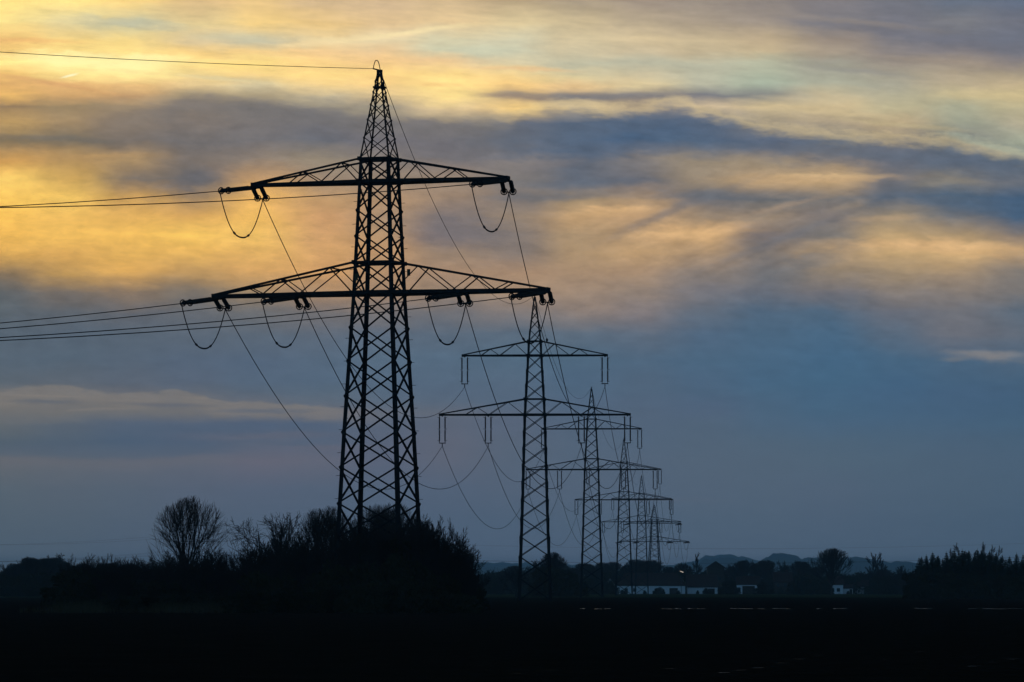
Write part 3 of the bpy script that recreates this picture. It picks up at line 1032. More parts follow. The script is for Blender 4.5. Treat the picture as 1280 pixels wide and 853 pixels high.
WN = ['upper left', 'upper right', 'lower outer left', 'lower inner left', 'lower inner right', 'lower outer right']
ORD = ['nearest', 'second', 'third', 'fourth', 'fifth', 'farthest']
wire_group = 'wires of the main power line'
for i in range(5):
    for j in list(range(6)) + ['e']:
        a, b = attach(i, j, 'out'), attach(i + 1, j, 'back')
        mb = MB()
        r = 0.036 if i == 0 else 0.042
        if j == 'e':
            r = 0.026
        mb.tube(para(a, b, 7.5 if j == 'e' else 10.0, 40), r, 5)
        nm = 'earth_wire' if j == 'e' else 'conductor'
        o = mb.build(nm, MT['wire'], None, True)
        if j == 'e':
            lb = 'thin earth wire sagging from the tip of the %s pylon to the %s' % (ORD[i], ORD[i + 1])
        else:
            lb = '%s conductor sagging from the %s pylon to the %s' % (WN[j], ORD[i], ORD[i + 1])
        tag(o, lb, 'wire', wire_group)
for j in list(range(6)) + ['e']:
    a = wpt(t1, ends1[(j, 'back')])
    q = Matrix.Rotation(R(-32.0 - 8), 4, 'Z')
    if j == 'e':
        b = P0 + Vector((0, 0, 43.2))
    else:
        x, z = T_ATT[j]
        b = P0 + (Matrix.Rotation(R(-32.0), 4, 'Z') @ Vector((x, 0, 0))) + Vector((0, 0, z))
    mb = MB()
    mb.tube(para(a, b, 6.8 if j == 'e' else 10.2, 48), 0.024 if j == 'e' else 0.036, 5)
    o = mb.build('earth_wire' if j == 'e' else 'conductor', MT['wire'], None, True)
    if j == 'e':
        lb = 'single earth wire leaving the top of the nearest pylon to the left'
    else:
        lb = '%s conductor running off to the left edge from the nearest pylon' % WN[j]
    tag(o, lb, 'wire', wire_group)
# wires of the distant crossing line
for side, px, d, zz in (('left', -420, 2500, 0), ('right', 1420, 3350, 3)):
    for j, (x, z) in enumerate(S_ATT):
        a = wpt(far_p, (x, 0, z - 4.6))
        b = Vector((xof(px, d, 25) + x * 0.1, d + x * 0.9, z * 1.1 - 4.6 + zz))
        a2 = Vector((a.x, a.y, a.z))
        mb = MB()
        mb.tube(para(a2, b, 8.0, 30), 0.03 if side == 'left' else 0.02, 4)
        o = mb.build('conductor', MT['wire'])
        tag(o, '%s conductor of the distant line running %s from the tiny pylon' % (WN[j], side), 'wire', 'wires of the crossing power line')


# ------------------------------------------------------------------ bird on the second pylon
def bird():
    b = MB()
    pts = [(0, 0.17, -0.16), (0, 0.11, -0.04), (0, 0.05, 0.08), (0, 0.0, 0.22), (0, -0.03, 0.33), (0, -0.04, 0.40), (0, -0.05, 0.46), (0, -0.05, 0.51)]
    rad = [0.025, 0.05, 0.11, 0.14, 0.12, 0.075, 0.085, 0.03]
    b.tube(pts, rad, 10)
    b.tube([(0, -0.12, 0.465), (0, -0.17, 0.45), (0, -0.185, 0.42)], [0.03, 0.02, 0.004], 6)
    for s in (-1, 1):
        b.tube([(s * 0.05, 0.0, 0.10), (s * 0.055, 0.0, -0.0)], [0.03, 0.018], 6)
        b.tube([(s * 0.13, 0.0, 0.32), (s * 0.14, 0.05, 0.14), (s * 0.06, 0.13, -0.06)], [0.04, 0.05, 0.012], 6)
    return b.build('bird', MT['feather'], None, True)


bd = bird()
f = 0.17
bpos = wpt(sus[0], (1.0 + (10.6 - 0.93) * 0.085, -0.93 + 0.05, 38.1 - (38.1 - 36.12) * 0.085 + 0.11))
bd.location = bpos
tag(bd, 'small dark bird perched on the upper arm of the second pylon', 'bird')


# ================================================================== vegetation
def grow(rng, p, d, ln, r, lvl, maxl, out, kids, spread, up, wob, shrink, seg=4):
    """recursive branch; out[level] collects polylines with radii"""
    pts, rad = [p.copy()], [r]
    cur = p.copy()
    dd = d.copy()
    for i in range(seg):
        dd = (dd + Vector((rng.gauss(0, wob), rng.gauss(0, wob), rng.gauss(0, wob * 0.5) + up))).normalized()
        cur = cur + dd * (ln / seg)
        pts.append(cur.copy())
        rad.append(r * (1 - 0.72 * (i + 1) / seg))
    out.setdefault(lvl, []).append((pts, rad))
    if lvl >= maxl:
        return
    n = kids[lvl]
    n = rng.randint(max(1, n - 1), n + 1)
    for k2 in range(n):
        t = (0.30 if lvl else 0.22) + (0.98 - 0.28) * (k2 + rng.random() * 0.8) / n
        t = min(t, 0.99)
        fi = t * seg
        i = min(int(fi), seg - 1)
        q = pts[i].lerp(pts[i + 1], fi - i)
        bd_ = (pts[i + 1] - pts[i]).normalized()
        az = rng.uniform(0, 2 * math.pi)
        perp = bd_.orthogonal().normalized()
        perp = Quaternion(bd_, az) @ perp
        ang = rng.uniform(*spread)
        nd = (bd_ * math.cos(ang) + perp * math.sin(ang)).normalized()
        l2 = ln * shrink * rng.uniform(0.75, 1.15) * (1.15 - 0.45 * t)
        grow(rng, q, nd, l2, max(0.008, rad[i] * 0.5), lvl + 1, maxl, out, kids, spread, up, wob, shrink, 3 if lvl + 1 >= 3 else 4)


def bare_tree(name, seed, h, kids, spread, up, wob, shrink, stems=1, trunk_r=0.16, maxl=4, min_r=0.014, trunk_frac=0.55, lean=0.05, split=1):
    rng = random.Random(seed)
    out = {}
    for s in range(stems):
        off = Vector((rng.gauss(0, 0.25), rng.gauss(0, 0.25), 0)) * (1 if stems > 1 else 0)
        d = Vector((rng.gauss(0, lean), rng.gauss(0, lean), 1)).normalized()
        grow(rng, off - Vector((0, 0, 0.1)), d, h * trunk_frac * rng.uniform(0.85, 1.1), trunk_r * rng.uniform(0.7, 1.1), 0, maxl, out, kids, spread, up, wob, shrink, 5)
    top = max(p.z for l in out.values() for pts, _ in l for p in pts)
    k2 = h / top
    root = empty(name)
    tb, cb = MB(), MB()
    for lvl, lst in out.items():
        for pts, rad in lst:
            pts = [p * k2 for p in pts]
            rr = [max(x, min_r) for x in rad]
            (tb if lvl <= split else cb).tube(pts, rr, 6 if lvl <= 1 else 3)
    tb.build('trunk', MT['bark'], root, True)
    cb.build('crown', MT['twig'], root)
    return root


def dome_tree(name, seed, h, w, limbs, secs, twigs, trunk_r, min_r, base=0.12, fork=0.3, squash=1.0):
    """bare crown whose limbs fan out from a low fork and whose twigs all end near one rounded outline"""
    rng = random.Random(seed)
    cz, rz, rx = h * (base + 1) / 2, h * (1 - base) / 2 * squash, w / 2
    lump = [rng.uniform(0.86, 1.06) for _ in range(12)]

    def reach(p, d):
        # distance along d from p to the (lumpy) envelope
        q = Vector((p.x / rx, p.y / rx, (p.z - cz) / rz))
        e = Vector((d.x / rx, d.y / rx, d.z / rz))
        a, b, c = e.dot(e), 2 * q.dot(e), q.dot(q) - 1
        disc = b * b - 4 * a * c
        if disc <= 0:
            return 0.3
        t = (-b + math.sqrt(disc)) / (2 * a)
        k4 = lump[int((math.atan2(d.y, d.x) + math.pi) / 6.2832 * 11.99)]
        return max(0.25, t * k4)

    def curve(p, d, ln, up, wob, n):
        pts = [p.copy()]
        c, dd = p.copy(), d.copy()
        for i in range(n):
            dd = (dd + Vector((rng.gauss(0, wob), rng.gauss(0, wob), up + rng.gauss(0, wob * 0.6)))).normalized()
            c = c + dd * (ln / n)
            pts.append(c.copy())
        return pts
    root = empty(name)
    tb, cb = MB(), MB()
    th = h * fork
    trunk = curve(Vector((0, 0, -0.1)), Vector((rng.gauss(0, 0.04), rng.gauss(0, 0.04), 1)).normalized(), th + h * 0.25, 0.02, 0.05, 6)
    tb.tube(trunk, [trunk_r * (1 - 0.5 * i / 6) for i in range(7)], 7)
    for i in range(limbs):
        t = rng.uniform(0.45, 1.0)
        k4 = min(int(t * 6), 5)
        p = trunk[k4].lerp(trunk[k4 + 1], t * 6 - k4)
        az = 2.39996 * i + rng.gauss(0, 0.3)
        tilt = rng.uniform(0.10, 1.0) * (1.25 - 0.55 * t)
        d = Vector((math.sin(tilt) * math.cos(az), math.sin(tilt) * math.sin(az), math.cos(tilt)))
        ln = reach(p, d) * rng.uniform(0.82, 0.98)
        pts = curve(p, d, ln, 0.03, 0.05, 7)
        r0 = trunk_r * 0.42 * rng.uniform(0.7, 1.1)
        tb.tube(pts, [max(min_r, r0 * (1 - 0.85 * j / 7)) for j in range(8)], 5)
        for j in range(secs):
            t2 = 0.18 + 0.8 * (j + rng.random()) / secs
            k5 = min(int(t2 * 7), 6)
            q = pts[k5].lerp(pts[k5 + 1], t2 * 7 - k5)
            dd = (pts[k5 + 1] - pts[k5]).normalized()
            pr = Quaternion(dd, rng.uniform(0, 6.283)) @ dd.orthogonal().normalized()
            an = rng.uniform(0.25, 0.75)
            d2 = (dd * math.cos(an) + pr * math.sin(an) + Vector((0, 0, 0.12))).normalized()
            l2 = min(reach(q, d2) * rng.uniform(0.6, 1.0), h * 0.33)
            p2 = curve(q, d2, l2, 0.03, 0.07, 5)
            r1 = max(min_r, r0 * 0.4 * (1 - 0.6 * t2))
            cb.tube(p2, [max(min_r, r1 * (1 - 0.8 * m / 5)) for m in range(6)], 3)
            for m in range(twigs):
                t3 = 0.2 + 0.8 * (m + rng.random()) / twigs
                k6 = min(int(t3 * 5), 4)
                q3 = p2[k6].lerp(p2[k6 + 1], min(1, t3 * 5 - k6))
                dd = (p2[k6 + 1] - p2[k6]).normalized()
                pr = Quaternion(dd, rng.uniform(0, 6.283)) @ dd.orthogonal().normalized()
                an = rng.uniform(0.2, 0.7)
                d3 = (dd * math.cos(an) + pr * math.sin(an) + Vector((0, 0, 0.10))).normalized()
                l3 = min(reach(q3, d3) * rng.uniform(0.7, 1.1), h * 0.13)
                cb.tube(curve(q3, d3, l3, 0.02, 0.08, 3), [min_r, min_r * 0.95, min_r * 0.8, min_r * 0.5], 3)
    tb.build('trunk', MT['bark'], root, True)
    cb.build('crown', MT['twig'], root)
    return root


def leafy_bush(name, seed, w, h, n, size):
    """dense thicket: stems plus leaf clumps scattered through an uneven volume"""
    rng = random.Random(seed)
    root = empty(name)
    sb = MB()
    lobes = []
    for i in range(9):
        a = rng.uniform(0, 6.283)
        rr = rng.uniform(0, 0.55) * w / 2
        lobes.append((math.cos(a) * rr, math.sin(a) * rr, h * rng.uniform(0.25, 0.72), w * rng.uniform(0.16, 0.30), h * rng.uniform(0.18, 0.30)))
    for lx, ly, lz, lr, lh in lobes:
        for s in range(3):
            e = Vector((lx + rng.gauss(0, lr * 0.5), ly + rng.gauss(0, lr * 0.5), min(h * 1.05, lz + lh * rng.uniform(0.6, 1.35))))
            m_ = Vector((lx * 0.5, ly * 0.5, lz * 0.55))
            sb.tube([(lx * 0.2, ly * 0.2, -0.05), m_, e], [0.06, 0.035, 0.012], 4)
    for s in range(60):
        lx, ly, lz, lr, lh = rng.choice(lobes)
        b0 = Vector((lx + rng.gauss(0, lr * 0.5), ly + rng.gauss(0, lr * 0.5), lz))
        d = Vector((rng.gauss(0, 0.35), rng.gauss(0, 0.35), 1)).normalized()
        sb.tube([b0, b0 + d * lh * 0.8, b0 + d * lh * rng.uniform(1.1, 1.8)], [0.025, 0.018, 0.009], 3)
    sb.build('stems', MT['bark'], root)
    fb = MB()
    for i in range(n):
        if i % 3 == 0:
            a = rng.uniform(0, 6.283)
            rr = math.sqrt(rng.random()) * w * 0.46
            c = Vector((math.cos(a) * rr, math.sin(a) * rr, rng.uniform(0, 0.45) * h))
        else:
            lx, ly, lz, lr, lh = rng.choice(lobes)
            q = Vector((rng.gauss(0, 1), rng.gauss(0, 1), rng.gauss(0, 1)))
            q = q.normalized() * rng.random() ** 0.4
            c = Vector((lx + q.x * lr, ly + q.y * lr, max(0.05, lz + q.z * lh)))
        d1 = Vector((rng.gauss(0, 1), rng.gauss(0, 1), rng.gauss(0, 1))).normalized()
        d2 = d1.orthogonal().normalized()
        s = size * rng.uniform(0.5, 1.2)
        fb.face([c - d1 * s * 0.5, c + d2 * s * 0.3, c + d1 * s * 0.6, c - d2 * s * 0.35])
    fb.build('foliage', MT['leaf'], root)
    return root


def spruce(name, seed, h, w):
    rng = random.Random(seed)
    root = empty(name)
    tb = MB()
    tb.tube([(0, 0, -0.1), (0, 0, h * 0.5), (0, 0, h)], [h * 0.016, h * 0.010, 0.015], 7)
    tb.build('trunk', MT['bark'], root, True)
    cb = MB()
    z = h * 0.05
    while z < h * 0.985:
        t = z / h
        rmax = w / 2 * (1 - t) ** 0.85 * rng.uniform(0.8, 1.12) + 0.10
        n = max(4, int(9 * (1 - t) + 4))
        a0 = rng.uniform(0, 6)
        for i in range(n):
            a = a0 + 6.283 * i / n + rng.gauss(0, 0.15)
            ln = rmax * rng.uniform(0.7, 1.1)
            d = Vector((math.cos(a), math.sin(a), 0))
            sd_ = Vector((-d.y, d.x, 0))
            k3 = 4
            for s in range(k3):
                f0, f1 = s / k3, (s + 1.25) / k3
                dz0, dz1 = -0.28 * ln * f0 ** 1.3, -0.28 * ln * min(f1, 1.1) ** 1.3 + 0.05 * ln
                ww = ln * 0.24 * (1.1 - 0.7 * f0) * rng.uniform(0.7, 1.2) + 0.05
                p0 = Vector((0, 0, z + dz0)) + d * ln * f0
                p1 = Vector((0, 0, z + dz1 + rng.gauss(0, 0.05))) + d * ln * min(f1, 1.12)
                cb.face([p0 - sd_ * ww * 0.4, p1 - sd_ * ww, p1 + d * 0.1, p1 + sd_ * ww, p0 + sd_ * ww * 0.4])
                cb.face([p0 + Vector((0, 0, 0.08)), p1 + Vector((0, 0, 0.05)), p1 - Vector((0, 0, 0.22 * ww + 0.12)), p0 - Vector((0, 0, 0.2))])
        z += h * 0.028 * rng.uniform(0.8, 1.2) + 0.05
    cb.tube([(0, 0, h * 0.95), (0, 0, h * 1.03)], [0.05, 0.012], 4)
    cb.build('crown', MT['needle'], root)
    return root


PROTO = {}


def place(key, px, d, h, label, cat, group, rz=None, sx=None, name=None, z=0.0):
    """put one plant of a kind at an image column and distance, h metres tall"""
    src, h0 = PROTO[key]
    used = PROTO.setdefault('_used', set())
    if key in used:
        o = copy_tree(src)
    else:
        o = src
        used.add(key)
    s = h / h0
    sx = s if sx is None else s * sx
    o.scale = (sx, sx, s)
    o.location = (xof(px, d, 3), d, z)
    o.rotation_euler = (0, 0, rng_p.uniform(0, 6.28) if rz is None else rz)
    tag(o, label, cat, group)
    return o


rng_p = random.Random(11)
S1, S2 = R(18), R(48)
PROTO['vase'] = (dome_tree('bare_tree', 4, 9.0, 7.4, 20, 9, 7, 0.17, 0.012, 0.10, 0.22), 9.0)
PROTO['round'] = (dome_tree('bare_tree', 15, 12.0, 10.0, 20, 9, 7, 0.25, 0.034, 0.14, 0.28), 12.0)
PROTO['lone'] = (dome_tree('bare_tree', 17, 9.0, 10.0, 22, 9, 7, 0.22, 0.03, 0.10, 0.10), 9.0)
PROTO['broad'] = (dome_tree('bare_tree', 19, 9.0, 8.2, 22, 9, 7, 0.18, 0.012, 0.08, 0.25), 9.0)
PROTO['tall'] = (dome_tree('bare_tree', 21, 9.0, 5.0, 18, 9, 7, 0.15, 0.012, 0.10, 0.35), 9.0)
PROTO['scrag'] = (bare_tree('bare_tree', 23, 8.0, (9, 8, 7), (R(28), R(66)), 0.06, 0.14, 0.50, 2, 0.12, 3, 0.013, 0.72, 0.14), 8.0)
PROTO['far_scrag'] = (bare_tree('bare_tree', 27, 9.0, (9, 8, 7), (R(28), R(66)), 0.05, 0.12, 0.52, 2, 0.16, 3, 0.04, 0.70, 0.12), 9.0)
PROTO['upright'] = (bare_tree('bare_tree', 31, 8.0, (11, 9, 7), (R(12), R(36)), 0.08, 0.06, 0.42, 4, 0.10, 3, 0.012, 0.8, 0.13), 8.0)
PROTO['upright2'] = (bare_tree('bare_tree', 35, 8.0, (11, 9, 7), (R(12), R(34)), 0.08, 0.07, 0.40, 3, 0.10, 3, 0.012, 0.84, 0.10), 8.0)
PROTO['far_upright'] = (bare_tree('bare_tree', 37, 9.0, (11, 9, 7), (R(14), R(40)), 0.07, 0.06, 0.44, 2, 0.14, 3, 0.03, 0.8, 0.08), 9.0)
PROTO['poplar'] = (bare_tree('poplar_tree', 44, 14.0, (18, 9, 7), (R(16), R(36)), 0.10, 0.05, 0.34, 1, 0.20, 3, 0.045, 0.92, 0.02), 14.0)
PROTO['shrub'] = (bare_tree('bare_shrub', 52, 5.0, (9, 8, 6), (R(12), R(42)), 0.07, 0.08, 0.42, 9, 0.05, 3, 0.010, 0.78, 0.28, 0), 5.0)
PROTO['shrub2'] = (bare_tree('bare_shrub', 61, 5.0, (9, 8, 6), (R(14), R(48)), 0.06, 0.11, 0.42, 8, 0.05, 3, 0.010, 0.8, 0.34, 0), 5.0)
PROTO['bush'] = (leafy_bush('thicket_bush', 71, 5.0, 3.6, 5200, 0.34), 3.6)
PROTO['bush2'] = (leafy_bush('thicket_bush', 77, 6.0, 3.2, 5200, 0.36), 3.2)
PROTO['spruce'] = (spruce('spruce_tree', 81, 11.0, 4.6), 11.0)
PROTO['spruce2'] = (spruce('spruce_tree', 85, 11.0, 5.6), 11.0)


def hpx(top_y, d):
    return zof(top_y, d)


# ---- copse round the foot of the nearest pylon
G_C = 'trees and bushes of the copse at the nearest pylon'
place('vase', 240, 452, hpx(619, 452), 'round bare tree with a fan of fine branches, left of the pylon', 'tree', G_C, 1.1, 0.98)
place('scrag', 334, 440, hpx(638, 440), 'scraggy bare tree with crooked twigs left of the nearest pylon', 'tree', G_C, 0.4)
place('upright', 359, 432, hpx(641, 432), 'narrow bare tree with upright shoots beside the scraggy one', 'tree', G_C, 0.9, 0.8)
place('tall', 398, 436, hpx(634, 436), 'bare tree of upright stems against the left leg of the pylon', 'tree', G_C, 2.2, 1.0)
place('tall', 416, 446, hpx(631, 446), 'tall bare tree touching the left leg of the nearest pylon', 'tree', G_C, 3.4, 0.9)
place('broad', 470, 420, hpx(630, 420), 'broad bare tree directly behind the mast of the nearest pylon', 'tree', G_C, 0.3, 0.75)
place('vase', 494, 428, hpx(628, 428), 'fine-twigged bare tree behind the right legs of the nearest pylon', 'tree', G_C, 2.0, 0.9)
place('upright2', 536, 424, hpx(643, 424), 'leaning bare tree just right of the nearest pylon', 'tree', G_C, 4.4, 1.0)
LB_S = 'bare twiggy shrub in the black copse around the nearest pylon'
LB_B = 'dense dark bush in the black thicket below the nearest pylon'
rc = random.Random(3)


def copse_top(px):
    prof = [(118, 714), (150, 704), (190, 699), (215, 692), (262, 690), (284, 697), (300, 693), (316, 684), (345, 674), (375, 671), (400, 670), (430, 660), (450, 650), (480, 643),
            (505, 647), (522, 656), (538, 668), (552, 680), (568, 693), (584, 707), (600, 728)]
    for (a, ya), (c, yc) in zip(prof, prof[1:]):
        if a <= px <= c:
            return ya + (yc - ya) * (px - a) / (c - a)
    return 735


px = 128.0
while px < 592:
    d = rc.uniform(385, 440)
    place(rc.choice(('shrub', 'shrub2')), px, d, hpx(copse_top(px) - rc.uniform(-4, 9), d), LB_S, 'shrub', G_C, None, rc.uniform(0.75, 1.0))
    px += rc.uniform(9, 15)
for rowd, frac in ((446, 0.80), (422, 0.74), (398, 0.55), (376, 0.34)):
    px = 112.0 + rc.uniform(0, 14)
    while px < 588:
        d = rowd + rc.uniform(-8, 8)
        h = max(0.9, hpx(copse_top(px), d) * frac * rc.uniform(0.8, 1.05))
        wpx = 26 + 0.2 * (735 - copse_top(px))
        sx = min(2.6, max(0.7, wpx * d / F / 5.0 / (h / 3.4) * 1.5))
        place(rc.choice(('bush', 'bush2')), px, d, h, LB_B, 'bush', G_C, None, sx)
        px += wpx * rc.uniform(0.6, 0.85)
# bushes standing in front of the pylon's feet
for rowd, frac, a_, b_ in ((357, 0.82, 405, 535), (348, 0.62, 330, 562), (338, 0.40, 300, 578)):
    px = a_ + rc.uniform(0, 10)
    while px < b_:
        d = rowd + rc.uniform(-3, 3)
        h = max(0.9, hpx(copse_top(px), d) * frac * rc.uniform(0.8, 1.05))
        place(rc.choice(('bush', 'bush2')), px, d, h, 'dense dark bush hiding the foot of the nearest pylon from the front', 'bush', G_C, None, min(2.0, max(0.7, 2.6 / h * rc.uniform(0.7, 1.0))))
        px += rc.uniform(16, 26)
for px, ty in ((432, 652), (452, 646), (468, 650), (503, 640), (516, 646), (532, 642), (541, 650), (550, 646), (557, 664), (566, 670), (573, 683), (581, 692), (589, 703), (382, 668), (322, 676)):
    d = rc.uniform(352, 362)
    place(rc.choice(('shrub', 'shrub2')), px, d, hpx(ty, d), 'bare twiggy shrub standing in front of the legs of the nearest pylon', 'shrub', G_C, None, rc.uniform(0.6, 0.8))
# low scrub at the right-hand end of the copse
place('shrub', 566, 418, hpx(672, 418), 'loose leafy-tipped shrub at the right end of the copse', 'shrub', G_C, 1.0, 0.9)
place('shrub2', 581, 414, hpx(684, 414), 'outermost low shrub at the right end of the copse', 'shrub', G_C, 2.0, 0.9)

# ---- far wood on the left
LB_L = 'small bare tree in the hazy far wood at the left edge'
G_L = 'trees of the far wood on the left'
px = -12.0
rl = random.Random(9)
while px < 178:
    for rep in range(2):
        d = rl.uniform(1150, 1500)
        top = 705 - 11 * math.exp(-((px - 78) / 42.0) ** 2) - 3 * math.sin(px * 0.2) + (4 if px > 110 else 0) + rl.uniform(-3, 9)
        place(rl.choice(('round', 'far_scrag', 'round', 'far_upright')), px + rl.uniform(-4, 4), d, hpx(top, d), LB_L, 'tree', G_L, None, rl.uniform(0.8, 1.1))
    px += rl.uniform(9, 14)
px = -15.0
while px < 170:
    d = rl.uniform(1080, 1150)
    place(rl.choice(('bush', 'bush2')), px, d, hpx(rl.uniform(714, 722), d), 'dark bush along the foot of the far wood at the left edge', 'bush', G_L, None, 1.0)
    px += rl.uniform(13, 19)
for i in range(16):
    px = 96 + i * 7.0
    d = rl.uniform(430, 470)
    place(rl.choice(('shrub', 'shrub2')), px, d, hpx(rl.uniform(690, 706), d), 'bare twiggy shrub in the low scrub between the far wood and the copse', 'shrub', G_C, None, rl.uniform(0.7, 1.0))
for i in range(9):
    px = 92 + i * 11.0
    d = rl.uniform(425, 465)
    place(rl.choice(('bush', 'bush2')), px, d, hpx(rl.uniform(704, 714), d), 'dark bush in the low scrub between the far wood and the copse', 'bush', G_C, None, rl.uniform(0.9, 1.2))
place('spruce', 105, 1090, hpx(704, 1090), 'lone small spruce in front of the far wood on the left', 'tree', G_L)

# ---- tree belt behind and around the village
G_V = 'trees of the belt around the village'
LB_V = 'bare tree in the low dark belt around the village'
rv = random.Random(21)
vt = [(586, 716), (615, 712), (640, 710), (660, 705), (676, 700), (716, 703), (740, 706), (770, 702), (800, 700), (830, 700), (868, 703), (880, 712),
      (906, 712), (922, 702), (945, 697), (968, 700), (985, 699), (1005, 704), (1030, 712), (1070, 716), (1090, 712), (1120, 712), (1150, 716)]


def vtop(px):
    for (a, ya), (c, yc) in zip(vt, vt[1:]):
        if a <= px <= c:
            return ya + (yc - ya) * (px - a) / (c - a)
    return 716


px = 588.0
while px < 1160:
    for rep in range(2):
        d = rv.uniform(1800, 2000)
        place(rv.choice(('round', 'far_scrag', 'far_upright', 'round')), px + rv.uniform(-5, 5), d, hpx(vtop(px) + rv.uniform(-2, 8), d), LB_V, 'tree', G_V, None, rv.uniform(0.85, 1.2))
    px += rv.uniform(9, 13)
px = 586.0
LB_VB = 'dark bush in the undergrowth of the belt around the village'
while px < 1160:
    d = rv.uniform(1790, 1840)
    place(rv.choice(('bush', 'bush2')), px, d, hpx(rv.uniform(712, 722), d), LB_VB, 'bush', G_V, None, rv.uniform(0.8, 1.1))
    px += rv.uniform(9, 14)
# nearer bushes in the gaps between the buildings
px = 588.0
while px < 1150:
    near_wall = any(a < px < c for a, c in ((764, 900), (917, 953), (966, 992), (1038, 1088)))
    if not near_wall:
        d = rv.uniform(1560, 1680)
        place(rv.choice(('bush', 'bush2', 'bush')), px, d, hpx(rv.uniform(716, 727), d), 'dark bush in front of the belt, in a gap between houses', 'bush', G_V, None, rv.uniform(0.8, 1.1))
    px += rv.uniform(9, 13)
place('round', 691, 1120, hpx(690, 1120), 'round dense tree right behind the foot of the second pylon', 'tree', G_V, 0.5, 0.95)
place('bush', 683, 1110, hpx(708, 1110), 'dark bush at the left foot of the round dense tree', 'bush', G_V, 0.5, 1.0)
place('bush2', 701, 1112, hpx(706, 1112), 'dark bush at the right foot of the round dense tree', 'bush', G_V, 2.5, 1.0)
place('far_scrag', 645, 1050, hpx(708, 1050), 'low scraggy tree just left of the foot of the second pylon', 'tree', G_V, 1.5, 1.1)
place('lone', 1039, 1420, hpx(685, 1420), 'large bare tree with a rounded crown before the white house', 'tree', G_V, 1.3, 1.0)
place('poplar', 1092, 1700, hpx(690, 1700), 'left of two slim bare poplars against the blue hills', 'tree', G_V, 0.2, 1.3)
place('poplar', 1101, 1720, hpx(690, 1720), 'right of two slim bare poplars against the blue hills', 'tree', G_V, 1.4, 1.3)
place('poplar', 872, 1850, hpx(690, 1850), 'slim bare poplar poking up left of the dark gable', 'tree', G_V, 2.4, 1.0)
place('far_scrag', 1131, 1500, hpx(706, 1500), 'small hazy bare tree left of the spruce wood', 'tree', G_V, 2.4, 1.0)
place('spruce2', 998, 1480, hpx(713, 1480), 'dark spruce between the white houses', 'tree', G_V, 0.4, 1.0)

# ---- spruce wood on the right
G_R = 'trees of the spruce wood on the right'
rr_ = random.Random(33)
tops = [(1149, 697), (1158, 694), (1166, 691), (1173, 695), (1183, 690), (1193, 688), (1203, 688), (1211, 690), (1222, 687), (1229, 690), (1237, 690),
        (1245, 692), (1253, 694), (1262, 696), (1271, 692), (1279, 693), (1288, 690), (1297, 692)]
for i, (px, ty) in enumerate(tops):
    d = rr_.uniform(860, 900)
    lb = 'dark spruce in the front row of the wood at the right edge'
    if i == 0:
        lb = 'leftmost dark spruce of the wood at the right edge'
    place(rr_.choice(('spruce', 'spruce2')), px, d, hpx(ty, d), lb, 'tree', G_R, None, rr_.uniform(1.2, 1.5))
for i in range(22):
    px = 1152 + i * 6.6
    d = rr_.uniform(905, 960)
    place(rr_.choice(('spruce', 'spruce2')), px, d, hpx(rr_.uniform(692, 702) , d), 'dark spruce in the crowded back of the wood at the right edge', 'tree', G_R, None, 1.5)
for i in range(12):
    px = 1148 + i * 12.5
    d = rr_.uniform(840, 858)
    place(rr_.choice(('bush', 'bush2')), px, d, hpx(rr_.uniform(712, 722), d), 'low bush along the front of the spruce wood', 'bush', G_R, None, 1.0)
for px, ty in ((1181, 685), (1207, 678), (1218, 677), (1232, 681), (1243, 682)):
    d = rr_.uniform(930, 975)
    place('far_upright', px, d, hpx(ty, d), 'bare treetop rising above the spruces at the right edge', 'tree', G_R, None, 0.9)


# ---- dry grass along the edge of the copse
rg = random.Random(4)
gb = MB()
for i in range(2600):
    px = rg.choice((rg.gauss(95, 22), rg.gauss(250, 40), rg.uniform(20, 600)))
    d = rg.uniform(335, 372)
    x = xof(px, d, 0)
    h = rg.uniform(0.2, 0.75) * (1.3 if 60 < px < 130 or 190 < px < 310 else 0.8)
    a = rg.uniform(0, 6.28)
    w = 0.025
    dx_, dy_ = math.cos(a) * w, math.sin(a) * w
    ln_ = rg.gauss(0, 0.2)
    gb.face([(x - dx_, d - dy_, 0), (x + dx_, d + dy_, 0), (x + ln_ * h + dx_ * 0.2, d, h)])
tag(gb.build('grass', MT['straw']), 'dry pale grass along the front of the copse', 'grass', kind='stuff')


